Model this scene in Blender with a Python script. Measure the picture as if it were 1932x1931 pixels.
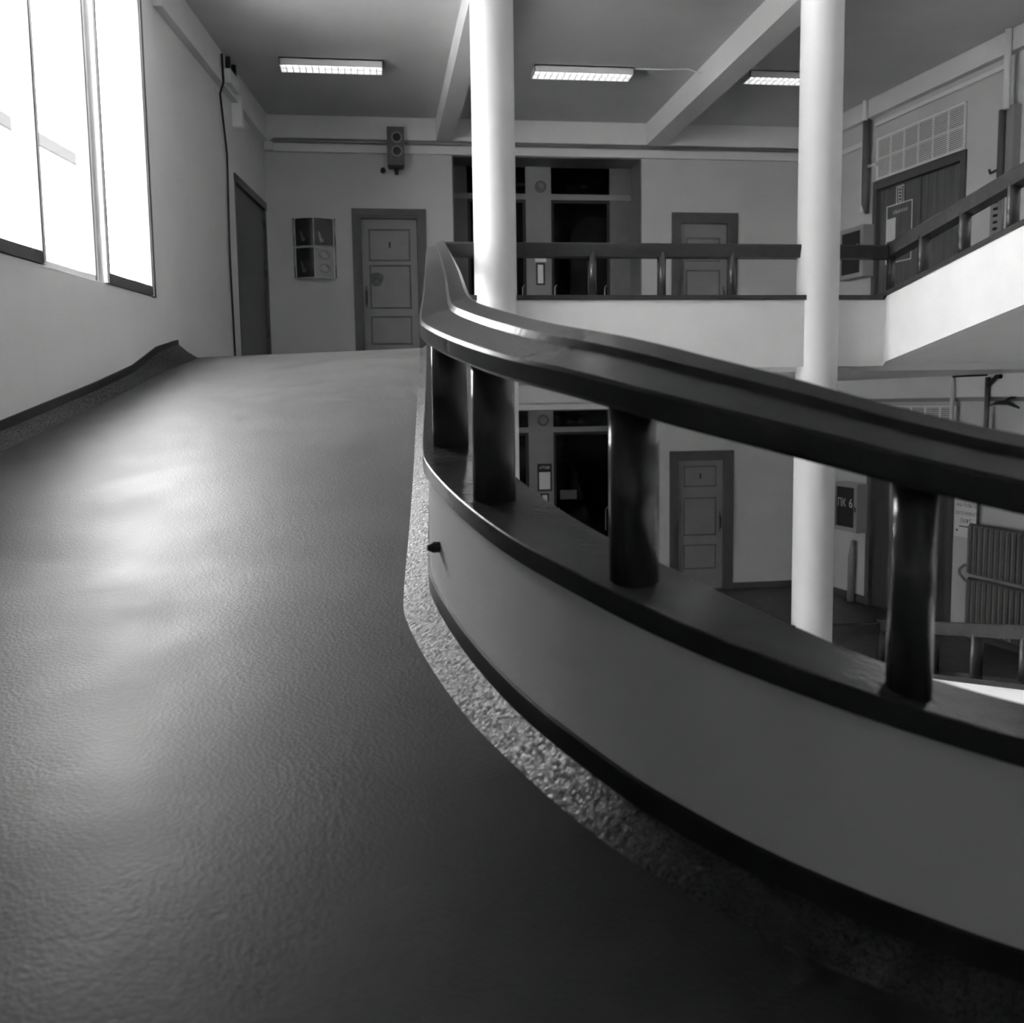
import bpy, bmesh, math, random
from mathutils import Vector, Matrix
random.seed(4)
scene = bpy.context.scene
for o in list(bpy.data.objects):
    bpy.data.objects.remove(o, do_unlink=True)
C = scene.collection

# ------------------------------------------------------------------ camera
EYE = 3.45
YAW, PITCH, ROLL, FOC = 0.13539, 0.10763, -0.01466, 1880.23
fw = Vector((math.sin(YAW)*math.cos(PITCH), math.cos(YAW)*math.cos(PITCH), -math.sin(PITCH)))
rt = Vector((math.cos(YAW), -math.sin(YAW), 0))
up = rt.cross(fw)
r2 = rt*math.cos(ROLL)+up*math.sin(ROLL)
u2 = -rt*math.sin(ROLL)+up*math.cos(ROLL)
cam_data = bpy.data.cameras.new('camera')
cam = bpy.data.objects.new('camera', cam_data)
C.objects.link(cam)
cam_data.sensor_fit = 'HORIZONTAL'
cam_data.sensor_width = 36.0
cam_data.lens = 36.0*FOC/1932.0
cam_data.clip_start = 0.05
cam_data.clip_end = 400
cam.matrix_world = Matrix(((r2.x, u2.x, -fw.x, 0), (r2.y, u2.y, -fw.y, 0), (r2.z, u2.z, -fw.z, EYE), (0, 0, 0, 1)))
scene.camera = cam
cam_data.dof.use_dof = True
cam_data.dof.focus_distance = 5.5
cam_data.dof.aperture_fstop = 3.2

# ------------------------------------------------------------------ sky, light, exposure
world = bpy.data.worlds.new('overcast_sky')
scene.world = world
world.use_nodes = True
wn = world.node_tree.nodes
wn['Background'].inputs[0].default_value = (1, 1, 1, 1)
wn['Background'].inputs[1].default_value = 9.0
vs = scene.view_settings
vs.view_transform = 'Standard'
vs.look = 'None'
vs.gamma = 1.0
vs.use_curve_mapping = False
vs.exposure = 2.0

# ------------------------------------------------------------------ helpers
def mat(name, col, rough=0.6, var=0.0, vscale=3.0, bump=0.0, bscale=60.0, spec=0.5, metal=0.0, emit=0.0, coat=0.0):
    m = bpy.data.materials.new(name)
    m.use_nodes = True
    nt = m.node_tree
    b = nt.nodes['Principled BSDF']
    b.inputs['Base Color'].default_value = (col, col, col, 1)
    b.inputs['Roughness'].default_value = rough
    b.inputs['Specular IOR Level'].default_value = spec
    b.inputs['Metallic'].default_value = metal
    if coat:
        b.inputs['Coat Weight'].default_value = coat
        b.inputs['Coat Roughness'].default_value = 0.12
    if emit:
        b.inputs['Emission Color'].default_value = (1, 1, 1, 1)
        b.inputs['Emission Strength'].default_value = emit
    tc = nt.nodes.new('ShaderNodeTexCoord')
    if var:
        n = nt.nodes.new('ShaderNodeTexNoise')
        n.inputs['Scale'].default_value = vscale
        n.inputs['Detail'].default_value = 6
        r = nt.nodes.new('ShaderNodeMapRange')
        r.inputs['To Min'].default_value = col*(1-var)
        r.inputs['To Max'].default_value = col*(1+var)
        r.inputs['From Min'].default_value = 0.25
        r.inputs['From Max'].default_value = 0.75
        nt.links.new(tc.outputs['Object'], n.inputs['Vector'])
        nt.links.new(n.outputs['Fac'], r.inputs['Value'])
        nt.links.new(r.outputs['Result'], b.inputs['Base Color'])
    if bump:
        n2 = nt.nodes.new('ShaderNodeTexNoise')
        n2.inputs['Scale'].default_value = bscale
        n2.inputs['Detail'].default_value = 4
        bp = nt.nodes.new('ShaderNodeBump')
        bp.inputs['Strength'].default_value = bump
        bp.inputs['Distance'].default_value = 0.01
        nt.links.new(tc.outputs['Object'], n2.inputs['Vector'])
        nt.links.new(n2.outputs['Fac'], bp.inputs['Height'])
        nt.links.new(bp.outputs['Normal'], b.inputs['Normal'])
    return m

M = {}
M['plaster'] = mat('plaster_white', 0.82, 0.85, 0.04, 2.0, 0.15, 90)
M['kerb'] = mat('parapet_white', 0.84, 0.7, 0.05, 2.5, 0.12, 70)
M['wall'] = mat('wall_grey_paint', 0.62, 0.7, 0.05, 1.6, 0.15, 80)
M['wall_l'] = mat('wall_pale_paint', 0.72, 0.7, 0.04, 1.6, 0.15, 80)
M['wall_dark'] = mat('rear_wall_paint', 0.80, 0.8, 0.05, 1.6)
M['ceil'] = mat('ceiling_paint', 0.68, 0.85, 0.05, 1.5, 0.1, 60)
M['beam'] = mat('beam_paint', 0.80, 0.8, 0.04, 1.5)
M['column'] = mat('column_paint', 0.74, 0.5, 0.03, 3.0, 0.1, 40)
M['rail'] = mat('varnished_dark_rail', 0.060, 0.20, 0.12, 9.0, 0.06, 40, spec=0.10)
M['post'] = mat('varnished_post', 0.065, 0.20, 0.15, 9.0, 0.05, 40, spec=0.6)
M['base'] = mat('black_base_paint', 0.02, 0.4, 0.3, 8.0)
M['frame_dark'] = mat('door_frame_paint', 0.10, 0.45, 0.1, 6.0)
M['door'] = mat('door_paint', 0.26, 0.4, 0.08, 4.0)
M['door_dark'] = mat('door_dark_paint', 0.12, 0.4, 0.08, 4.0)
M['groove'] = mat('panel_moulding', 0.13, 0.5)
M['metal_dark'] = mat('dark_metal', 0.03, 0.35, metal=0.3)
M['metal'] = mat('bright_metal', 0.6, 0.25, metal=0.9)
M['white'] = mat('white_enamel', 0.85, 0.4)
M['vent'] = mat('vent_white', 0.92, 0.5)
M['paper'] = mat('paper', 0.8, 0.8, 0.05, 12)
M['screen'] = mat('screen_timber', 0.17, 0.4, 0.1, 5)
M['black'] = mat('black_paint', 0.012, 0.4)
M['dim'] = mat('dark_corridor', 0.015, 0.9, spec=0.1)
M['pipe'] = mat('pipe_grey_paint', 0.30, 0.45)
M['pipe_d'] = mat('pipe_dark_paint', 0.12, 0.45)
M['radiator'] = mat('radiator_paint', 0.22, 0.4)
M['cabinet'] = mat('cabinet_paint', 0.38, 0.4)
M['tube'] = mat('lit_tube', 0.9, 0.5, emit=0.9)
M['win_frame'] = mat('window_frame_paint', 0.75, 0.45)
M['facade'] = mat('outside_facade', 0.85, 0.8)
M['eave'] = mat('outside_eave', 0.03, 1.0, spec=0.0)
M['ground'] = mat('outside_ground', 0.4, 0.9)

def wood_mat(name, c1, c2):
    m = mat(name, c1, 0.45)
    nt = m.node_tree; b = nt.nodes['Principled BSDF']
    tc = nt.nodes.new('ShaderNodeTexCoord'); mp = nt.nodes.new('ShaderNodeMapping')
    mp.inputs['Scale'].default_value = (9, 9, 0.6)
    n = nt.nodes.new('ShaderNodeTexNoise'); n.inputs['Scale'].default_value = 2.0; n.inputs['Detail'].default_value = 8
    r = nt.nodes.new('ShaderNodeMapRange')
    r.inputs['From Min'].default_value = 0.3; r.inputs['From Max'].default_value = 0.7
    r.inputs['To Min'].default_value = c1; r.inputs['To Max'].default_value = c2
    nt.links.new(tc.outputs['Object'], mp.inputs['Vector']); nt.links.new(mp.outputs['Vector'], n.inputs['Vector'])
    nt.links.new(n.outputs['Fac'], r.inputs['Value']); nt.links.new(r.outputs['Result'], b.inputs['Base Color'])
    return m
M['wood'] = wood_mat('door_veneer', 0.10, 0.17)
M['wood_d'] = wood_mat('door_veneer_dark', 0.05, 0.085)

def floor_mat():
    m = bpy.data.materials.new('worn_linoleum'); m.use_nodes = True
    nt = m.node_tree; b = nt.nodes['Principled BSDF']
    tc = nt.nodes.new('ShaderNodeTexCoord')
    n = nt.nodes.new('ShaderNodeTexNoise'); n.inputs['Scale'].default_value = 2.2; n.inputs['Detail'].default_value = 8
    r = nt.nodes.new('ShaderNodeMapRange')
    r.inputs['From Min'].default_value = 0.3; r.inputs['From Max'].default_value = 0.7
    r.inputs['To Min'].default_value = 0.024; r.inputs['To Max'].default_value = 0.040
    nt.links.new(tc.outputs['Object'], n.inputs['Vector']); nt.links.new(n.outputs['Fac'], r.inputs['Value'])
    nt.links.new(r.outputs['Result'], b.inputs['Base Color'])
    r2_ = nt.nodes.new('ShaderNodeMapRange')
    r2_.inputs['From Min'].default_value = 0.3; r2_.inputs['From Max'].default_value = 0.7
    r2_.inputs['To Min'].default_value = 0.45; r2_.inputs['To Max'].default_value = 0.54
    nt.links.new(n.outputs['Fac'], r2_.inputs['Value']); nt.links.new(r2_.outputs['Result'], b.inputs['Roughness'])
    b.inputs['Specular IOR Level'].default_value = 0.29
    b.inputs['Sheen Weight'].default_value = 0.12; b.inputs['Sheen Roughness'].default_value = 0.35
    n2 = nt.nodes.new('ShaderNodeTexNoise'); n2.inputs['Scale'].default_value = 110; n2.inputs['Detail'].default_value = 3
    n3 = nt.nodes.new('ShaderNodeTexVoronoi'); n3.inputs['Scale'].default_value = 75
    ad = nt.nodes.new('ShaderNodeMath'); ad.operation = 'ADD'
    nt.links.new(tc.outputs['Object'], n2.inputs['Vector']); nt.links.new(tc.outputs['Object'], n3.inputs['Vector'])
    nt.links.new(n2.outputs['Fac'], ad.inputs[0]); nt.links.new(n3.outputs['Distance'], ad.inputs[1])
    bp = nt.nodes.new('ShaderNodeBump'); bp.inputs['Strength'].default_value = 0.13; bp.inputs['Distance'].default_value = 0.006
    nt.links.new(ad.outputs[0], bp.inputs['Height']); nt.links.new(bp.outputs['Normal'], b.inputs['Normal'])
    return m
M['floor'] = floor_mat()
def cove_mat():
    m = mat('worn_cove', 0.034, 0.20, 0.5, 14, spec=0.5)
    nt = m.node_tree; b = nt.nodes['Principled BSDF']
    tc = nt.nodes.new('ShaderNodeTexCoord')
    n = nt.nodes.new('ShaderNodeTexNoise'); n.inputs['Scale'].default_value = 190; n.inputs['Detail'].default_value = 4
    n2 = nt.nodes.new('ShaderNodeTexNoise'); n2.inputs['Scale'].default_value = 45; n2.inputs['Detail'].default_value = 3
    ad = nt.nodes.new('ShaderNodeMath'); ad.operation = 'MULTIPLY_ADD'; ad.inputs[1].default_value = 1.6
    bp = nt.nodes.new('ShaderNodeBump'); bp.inputs['Strength'].default_value = 0.32; bp.inputs['Distance'].default_value = 0.012
    nt.links.new(tc.outputs['Object'], n.inputs['Vector']); nt.links.new(tc.outputs['Object'], n2.inputs['Vector'])
    nt.links.new(n2.outputs['Fac'], ad.inputs[0]); nt.links.new(n.outputs['Fac'], ad.inputs[2])
    nt.links.new(ad.outputs[0], bp.inputs['Height']); nt.links.new(bp.outputs['Normal'], b.inputs['Normal'])
    n3 = nt.nodes.new('ShaderNodeTexNoise'); n3.inputs['Scale'].default_value = 75; n3.inputs['Detail'].default_value = 7
    n3.inputs['Roughness'].default_value = 0.65
    nt.links.new(tc.outputs['Object'], n3.inputs['Vector'])
    for sock, lo, hi in (('Roughness', 0.13, 0.62), ('Specular IOR Level', 0.75, 0.12)):
        mr = nt.nodes.new('ShaderNodeMapRange')
        mr.inputs['From Min'].default_value = 0.42; mr.inputs['From Max'].default_value = 0.60
        mr.inputs['To Min'].default_value = lo; mr.inputs['To Max'].default_value = hi
        nt.links.new(n3.outputs['Fac'], mr.inputs['Value']); nt.links.new(mr.outputs['Result'], b.inputs[sock])
    return m
M['cove'] = cove_mat()

def tile_mat():
    m = mat('dark_block_floor', 0.06, 0.45)
    nt = m.node_tree; b = nt.nodes['Principled BSDF']
    tc = nt.nodes.new('ShaderNodeTexCoord')
    br = nt.nodes.new('ShaderNodeTexBrick'); br.inputs['Scale'].default_value = 5
    br.inputs['Color1'].default_value = (0.05, 0.05, 0.05, 1); br.inputs['Color2'].default_value = (0.10, 0.10, 0.10, 1)
    br.inputs['Mortar'].default_value = (0.02, 0.02, 0.02, 1)
    nt.links.new(tc.outputs['Object'], br.inputs['Vector']); nt.links.new(br.outputs['Color'], b.inputs['Base Color'])
    return m
M['blocks'] = tile_mat()

def glass_mat(name, tint=1.0, refl=0.6, base=0.04):
    m = bpy.data.materials.new(name); m.use_nodes = True
    nt = m.node_tree; nt.nodes.remove(nt.nodes['Principled BSDF'])
    out = nt.nodes['Material Output']
    t = nt.nodes.new('ShaderNodeBsdfTransparent'); t.inputs[0].default_value = (tint, tint, tint, 1)
    g = nt.nodes.new('ShaderNodeBsdfGlossy'); g.inputs['Roughness'].default_value = 0.02
    lw = nt.nodes.new('ShaderNodeLayerWeight'); lw.inputs[0].default_value = 0.5
    pw = nt.nodes.new('ShaderNodeMath'); pw.operation = 'POWER'; pw.inputs[1].default_value = 5.0
    nt.links.new(lw.outputs['Facing'], pw.inputs[0])
    f = nt.nodes.new('ShaderNodeMath'); f.operation = 'MULTIPLY_ADD'; f.inputs[1].default_value = refl; f.inputs[2].default_value = base
    nt.links.new(pw.outputs[0], f.inputs[0])
    mx = nt.nodes.new('ShaderNodeMixShader')
    nt.links.new(f.outputs[0], mx.inputs[0]); nt.links.new(t.outputs[0], mx.inputs[1]); nt.links.new(g.outputs[0], mx.inputs[2])
    nt.links.new(mx.outputs[0], out.inputs[0])
    return m
M['glass'] = glass_mat('window_glass')
M['glass_d'] = glass_mat('tinted_glass', 0.12, 0.08, 0.008)

class MB:
    """collects faces of one mesh"""
    def __init__(s, T=None):
        s.v = []; s.f = []; s.T = T
    def pt(s, p):
        s.v.append(tuple(s.T(*p)) if s.T else tuple(p)); return len(s.v)-1
    def face(s, pts):
        s.f.append([s.pt(p) for p in pts])
    def box(s, a0, a1, b0, b1, c0, c1):
        i = [s.pt(p) for p in ((a0, b0, c0), (a1, b0, c0), (a1, b1, c0), (a0, b1, c0), (a0, b0, c1), (a1, b0, c1), (a1, b1, c1), (a0, b1, c1))]
        for q in ((0, 3, 2, 1), (4, 5, 6, 7), (0, 1, 5, 4), (1, 2, 6, 5), (2, 3, 7, 6), (3, 0, 4, 7)):
            s.f.append([i[k] for k in q])
        return s
    def tube(s, pts, r, seg=10, cap=True):
        P = [Vector(s.T(*p)) if s.T else Vector(p) for p in pts]
        rings = []
        for k, p in enumerate(P):
            d = (P[min(k+1, len(P)-1)]-P[max(k-1, 0)]).normalized()
            a = d.orthogonal().normalized() if k == 0 else (pa - d*pa.dot(d)).normalized()
            pa = a; b = d.cross(a)
            base = len(s.v)
            rr = r[k] if isinstance(r, (list, tuple)) else r
            for j in range(seg):
                t = 2*math.pi*j/seg
                s.v.append(tuple(p+(a*math.cos(t)+b*math.sin(t))*rr))
            rings.append(base)
        for k in range(len(P)-1):
            for j in range(seg):
                j2 = (j+1) % seg
                s.f.append([rings[k]+j, rings[k]+j2, rings[k+1]+j2, rings[k+1]+j])
        if cap:
            s.f.append([rings[0]+j for j in range(seg)][::-1]); s.f.append([rings[-1]+j for j in range(seg)])
        return s
    def prism(s, poly, z0, z1):
        n = len(poly)
        b = [s.pt((x, y, z0)) for x, y in poly]; t = [s.pt((x, y, z1)) for x, y in poly]
        s.f.append(b[::-1]); s.f.append(t)
        for k in range(n):
            s.f.append([b[k], b[(k+1) % n], t[(k+1) % n], t[k]])
        return s
    def build(s, name, m, parent=None, smooth=False, recalc=True):
        me = bpy.data.meshes.new(name)
        me.from_pydata(s.v, [], s.f)
        if recalc:
            bm = bmesh.new(); bm.from_mesh(me)
            bmesh.ops.recalc_face_normals(bm, faces=bm.faces); bm.to_mesh(me); bm.free()
        me.materials.append(M[m])
        if smooth:
            for p in me.polygons:
                p.use_smooth = len(p.vertices) <= 4
        o = bpy.data.objects.new(name, me); C.objects.link(o)
        if parent:
            o.parent = parent
            o.matrix_parent_inverse = parent.matrix_world.inverted()
        return o

def tag(o, label=None, cat=None, group=None, kind=None):
    if label: o['label'] = label
    if cat: o['category'] = cat
    if group: o['group'] = group
    if kind: o['kind'] = kind
    return o
def empty(name, loc, label, cat, group=None, kind=None):
    o = bpy.data.objects.new(name, None); C.objects.link(o)
    o.empty_display_size = 0.1
    o.matrix_world = Matrix.Translation(loc)
    o.location = loc
    return tag(o, label, cat, group, kind)
def S(o, label, cat='wall'):
    return tag(o, label, cat, None, 'structure')
def copy_tree(o, off, parent=None, label=None, group=None):
    c = o.copy(); C.objects.link(c)
    if parent is None:
        c.location = o.location+Vector(off)
        if label: c['label'] = label
        if group: c['group'] = group
    else:
        c.parent = parent
    for ch in o.children:
        copy_tree(ch, off, c)
    return c

class Frame:
    """local axes of a wall: a along it, n out of it into the hall, z up"""
    def __init__(s, px, py, dx, dy, nx, ny):
        l = math.hypot(dx, dy); s.p = (px, py); s.d = (dx/l, dy/l)
        l = math.hypot(nx, ny); s.n = (nx/l, ny/l); s.k = 1
    def __call__(s, a, n, z):
        return (s.p[0]+s.d[0]*a+s.n[0]*n, s.p[1]+s.d[1]*a+s.n[1]*n, z)
FAR = Frame(0, 17.43, 1, 0, 0, -1)
LEFT = Frame(-1.68, 17.43, -0.1, -1, 1, -0.1)
WIN = Frame(-2.253, 11.7, -0.144, -1, 1, -0.144)
RIGHT = Frame(8.05, 16.2, 0.12, -1, -1, -0.12)
def aL(Y): return (17.43-Y)*math.hypot(1, 0.1)
def aW(Y): return (11.7-Y)*math.hypot(1, 0.144)
def aR(Y): return (16.2-Y)*math.hypot(1, 0.12)

def wall_grid(F, a0, a1, z0, z1, openings, thick, name, m):
    A = sorted({a0, a1, *[v for o in openings for v in o[:2]]}); Z = sorted({z0, z1, *[v for o in openings for v in o[2:]]})
    def solid(i, j):
        if i < 0 or j < 0 or i >= len(A)-1 or j >= len(Z)-1: return False
        ca, cz = (A[i]+A[i+1])/2, (Z[j]+Z[j+1])/2
        return not any(o[0] < ca < o[1] and o[2] < cz < o[3] for o in openings)
    b = MB(F)
    for i in range(len(A)-1):
        for j in range(len(Z)-1):
            if not solid(i, j): continue
            x0, x1, y0, y1 = A[i], A[i+1], Z[j], Z[j+1]; t = -thick
            b.face([(x0, 0, y0), (x1, 0, y0), (x1, 0, y1), (x0, 0, y1)])
            b.face([(x0, t, y0), (x0, t, y1), (x1, t, y1), (x1, t, y0)])
            if not solid(i-1, j): b.face([(x0, 0, y0), (x0, 0, y1), (x0, t, y1), (x0, t, y0)])
            if not solid(i+1, j): b.face([(x1, 0, y0), (x1, t, y0), (x1, t, y1), (x1, 0, y1)])
            if not solid(i, j-1): b.face([(x0, 0, y0), (x0, t, y0), (x1, t, y0), (x1, 0, y0)])
            if not solid(i, j+1): b.face([(x0, 0, y1), (x1, 0, y1), (x1, t, y1), (x0, t, y1)])
    # merge doubles so that normals agree
    o = b.build(name, m, recalc=False)
    bm = bmesh.new(); bm.from_mesh(o.data)
    bmesh.ops.remove_doubles(bm, verts=bm.verts, dist=1e-5)
    bmesh.ops.recalc_face_normals(bm, faces=bm.faces); bm.to_mesh(o.data); bm.free()
    return o

# ------------------------------------------------------------------ ramp path (inner edge, walkway side)
F2 = 4.06      # upper landing floor
H = 4.2        # storey
ROOF = 12.6
PAIRS = [  # inner x, y, underside-of-handrail z (None = interpolate), outer x, y
    (5.84, 10.73, 0.79, 8.706, 10.73), (6.05, 9.0, None, 8.914, 9.0), (6.30, 7.0, None, 9.154, 7.0), (6.55, 4.9, None, 9.406, 4.9),
    (6.50, 3.6, None, 9.3, 2.6), (6.05, 2.55, None, 8.2, 0.2), (5.20, 1.75, None, 6.4, -1.6), (4.10, 1.33, None, 4.2, -2.5),
    (3.00, 1.22, None, 2.0, -2.7), (2.00, 1.34, None, 0.0, -2.3), (1.50, 1.47, None, -1.3, -1.7),
    (1.149, 1.635, 3.238, -2.2, -0.9), (0.803, 1.832, 3.338, -2.95, 0.2), (0.601, 2.043, 3.405, -3.45, 1.5),
    (0.458, 2.290, 3.463, -3.549, 2.7), (0.338, 2.607, 3.516, -3.405, 3.7), (0.233, 3.031, 3.590, -3.275, 4.6),
    (0.171, 3.46, 3.667, -3.146, 5.5), (0.170, 3.62, 3.698, -3.10, 5.8), (0.226, 4.5, 3.866, -2.987, 6.6),
    (0.258, 5.0, 3.964, -2.915, 7.1), (0.41, 7.6, 4.457, -2.541, 9.7), (0.57, 10.31, 4.965, -2.213, 12.1),
]
def _fillz():
    ks = [k for k, p in enumerate(PAIRS) if p[2] is not None]
    out = [list(p) for p in PAIRS]
    for a, b in zip(ks, ks[1:]):
        ls = [0]
        for k in range(a, b):
            ls.append(ls[-1]+math.dist(PAIRS[k][:2], PAIRS[k+1][:2]))
        for j, k in enumerate(range(a, b+1)):
            out[k][2] = PAIRS[a][2]+(PAIRS[b][2]-PAIRS[a][2])*ls[j]/ls[-1]
    return out
KP = _fillz()
def catmull(i, t, comps):
    p0 = KP[max(i-1, 0)]; p1 = KP[i]; p2 = KP[i+1]; p3 = KP[min(i+2, len(KP)-1)]
    d = lambda a, b: max(math.sqrt(math.dist(a[comps[0]:comps[0]+2], b[comps[0]:comps[0]+2])), 1e-4)
    t0 = 0; t1 = t0+d(p0, p1); t2 = t1+d(p1, p2); t3 = t2+d(p2, p3)
    if i == 0: t1 = t0+d(p1, p2); t2 = t1+d(p1, p2); t3 = t2+d(p2, p3); p0 = [2*a-b for a, b in zip(p1, p2)]
    if i == len(KP)-2: t3 = t2+d(p1, p2); p3 = [2*b-a for a, b in zip(p1, p2)]
    u = t1+(t2-t1)*t
    r = []
    for c in comps:
        A1 = p0[c]*(t1-u)/(t1-t0)+p1[c]*(u-t0)/(t1-t0)
        A2 = p1[c]*(t2-u)/(t2-t1)+p2[c]*(u-t1)/(t2-t1)
        A3 = p2[c]*(t3-u)/(t3-t2)+p3[c]*(u-t2)/(t3-t2)
        B1 = A1*(t2-u)/(t2-t0)+A2*(u-t0)/(t2-t0)
        B2 = A2*(t3-u)/(t3-t1)+A3*(u-t1)/(t3-t1)
        r.append(B1*(t2-u)/(t2-t1)+B2*(u-t1)/(t2-t1))
    return r
NS = 8
INNER = []; OUTER = []
for i in range(len(KP)-1):
    n = NS
    for j in range(n):
        t = j/n
        INNER.append(tuple(catmull(i, t, (0, 1, 2)))); OUTER.append(tuple(catmull(i, t, (3, 4))))
INNER.append(tuple(KP[-1][:3])); OUTER.append(tuple(KP[-1][3:]))
def normals(P):
    N = []
    for k in range(len(P)):
        a = P[max(k-1, 0)]; b = P[min(k+1, len(P)-1)]
        tx, ty = b[0]-a[0], b[1]-a[1]; l = math.hypot(tx, ty) or 1
        N.append((ty/l, -tx/l))
    return N
NIN = normals(INNER)
# end of path-definition block

def sweep(P, N, section, closed=True, caps=True):
    """section: (w, h) with w toward the open well; every facet has its own vertices so edges stay crisp"""
    b = MB()
    n = len(section)
    for k in range(n if closed else n-1):
        s0, s1 = section[k], section[(k+1) % n]
        base = len(b.v)
        for p, m in zip(P, N):
            b.v.append((p[0]+m[0]*s0[0], p[1]+m[1]*s0[0], p[2]+s0[1]))
            b.v.append((p[0]+m[0]*s1[0], p[1]+m[1]*s1[0], p[2]+s1[1]))
        for q in range(len(P)-1):
            b.f.append([base+2*q, base+2*q+2, base+2*q+3, base+2*q+1])
    if caps and closed:
        for p, m, rev in ((P[0], N[0], False), (P[-1], N[-1], True)):
            i = [len(b.v)+k for k in range(n)]
            b.v += [(p[0]+m[0]*s[0], p[1]+m[1]*s[0], p[2]+s[1]) for s in section]
            b.f.append(i[::-1] if rev else i)
    return b

HANDRAIL = [(0.006, 0.0), (0.0, 0.008), (0.0, 0.052), (0.008, 0.062), (0.105, 0.100), (0.114, 0.119), (0.170, 0.142), (0.184, 0.136), (0.188, 0.12), (0.165, 0.0)]
LOWRAIL = [(0.0, -0.463), (0.0, -0.413), (0.003, -0.41), (0.257, -0.41), (0.26, -0.413), (0.26, -0.463)]
KERB = [(0.02, -0.462), (0.24, -0.462), (0.24, -1.18), (0.02, -1.18)]

def post_mesh():
    b = MB(); seg = 20
    for z in (-0.425, 0.06):
        for j in range(seg):
            t = 2*math.pi*j/seg
            c, s_ = math.cos(t), math.sin(t)
            e = 0.92
            b.v.append((math.copysign(abs(c)**e, c)*0.044, math.copysign(abs(s_)**e, s_)*0.066, z))
    for j in range(seg):
        j2 = (j+1) % seg
        b.f.append([j, j2, seg+j2, seg+j])
    b.f.append(list(range(seg))[::-1]); b.f.append(list(range(seg, 2*seg)))
    o = b.build('post', 'post', smooth=True)
    me = o.data; bpy.data.objects.remove(o)
    return me
POST = post_mesh()
def add_post(parent, p, n, w=0.105):
    o = bpy.data.objects.new('post', POST); C.objects.link(o)
    Mx = Matrix.Translation((p[0]+n[0]*w, p[1]+n[1]*w, p[2])) @ Matrix.Rotation(math.atan2(n[1], n[0])-math.pi/2, 4, 'Z')
    o.parent = parent
    o.matrix_parent_inverse = Matrix.Identity(4)
    o.matrix_basis = parent.matrix_world.inverted() @ Mx
    return o

# ------------------------------------------------------------------ setting: floors, ramp, walls
LEN = [0.0]
for a_, b_ in zip(INNER, INNER[1:]):
    LEN.append(LEN[-1]+math.dist(a_[:2], b_[:2]))
def at_s(s):
    for k in range(len(LEN)-1):
        if LEN[k+1] >= s:
            t = (s-LEN[k])/(LEN[k+1]-LEN[k])
            return ([INNER[k][c]+(INNER[k+1][c]-INNER[k][c])*t for c in range(3)], [NIN[k][c]+(NIN[k+1][c]-NIN[k][c])*t for c in range(2)])
    return INNER[-1], NIN[-1]

# ramp surface with coved edges: lower flight, bend and the flight up to the landing
EXT_I = [(0.595, 10.73, 5.071), (0.62, 11.15, 5.152), (0.65, 11.6, 5.24)]
EXT_O = [(-2.172, 12.5), (-2.132, 12.9), (-2.09, 13.35)]
def ramp_mesh():
    P = INNER+EXT_I; O = OUTER+EXT_O
    NI = normals(P); NO = normals(O)
    b = MB()
    total = LEN[-1]
    acc = 0; rows = []
    for k, (p, q) in enumerate(zip(P, O)):
        if k: acc += math.dist(P[k-1][:2], p[:2])
        off = 0.80+0.135*min(acc/9.0, 1)
        z = p[2]-off
        kk = 0.035
        z = -kk*math.log(math.exp(-(z-F2)/kk)+1)+F2 if z < F2+0.6 else F2
        row = []
        n = NI[k]
        ix, iy = p[0]+n[0]*0.03, p[1]+n[1]*0.03
        for j in range(31):
            t = j/30
            row.append((ix+(q[0]-ix)*t, iy+(q[1]-iy)*t, z))
        rows.append(row)
    w = len(rows[0])
    for r in rows:
        b.v += r
    for i in range(len(rows)-1):
        for j in range(w-1):
            b.f.append([i*w+j, i*w+j+1, (i+1)*w+j+1, (i+1)*w+j])
    return b, rows
rb, RROWS = ramp_mesh()
ramp = rb.build('floor_ramp', 'floor', smooth=True)
S(ramp, 'dark worn linoleum ramp rising round the open well to the upper landing', 'ramp floor')

def soffit_mesh(dz=0.0):
    b = MB()
    for p, q, n in zip(INNER, OUTER, NIN):
        z = p[2]-1.18+dz
        b.v.append((p[0]+n[0]*0.1, p[1]+n[1]*0.1, z)); b.v.append((q[0], q[1], z))
    for k in range(len(INNER)-1):
        b.f.append([2*k, 2*k+1, 2*k+3, 2*k+2])
    return b
so = soffit_mesh().build('ceiling_ramp_soffit', 'plaster', smooth=True)
S(so, 'pale plaster underside of the dark linoleum ramp', 'ceiling')

# landing slab of the upper floor, floor slab of the storey below, ceiling of the upper floor
LAND = [(-2.09, 13.35), (-1.68, 17.43), (-1.68, 18.3), (7.9, 18.3), (7.9, 17.43), (8.72, 10.6), (5.83, 10.6), (0.62, 10.6), (0.65, 11.6)]
b = MB(); b.prism(LAND, F2-0.16, F2-0.001)
S(b.build('floor', 'floor'), 'dark linoleum floor of the upper gallery landing', 'floor')
b = MB(); b.prism([(x, y) for x, y in LAND], F2-0.3, F2-0.17)
S(b.build('ceiling_lower_hall', 'beam'), 'pale ceiling above the lower hall', 'ceiling')
b = MB(); b.prism([(-2.2, 12.2), (-1.6, 18.3), (7.9, 18.3), (8.75, 10.6), (0.5, 10.6)], -0.3, 0.0)
S(b.build('floor_lower_hall', 'blocks'), 'dark block floor of the lower hall seen past the railing', 'floor')
b = MB(); b.prism([(-4.2, -3.2), (-4.2, 19), (10.2, 19), (10.2, -3.2)], -4.5, -4.3)
S(b.build('floor_bottom', 'blocks'), 'dark floor at the bottom of the stair well', 'floor')
b = MB(); b.prism([(-2.35, 11.2), (-1.72, 18.3), (8.0, 18.3), (8.9, 10.4), (0.4, 10.4)], 8.21, 8.45)
S(b.build('ceiling', 'ceil'), 'grey painted ceiling above the upper gallery', 'ceiling')
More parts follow.
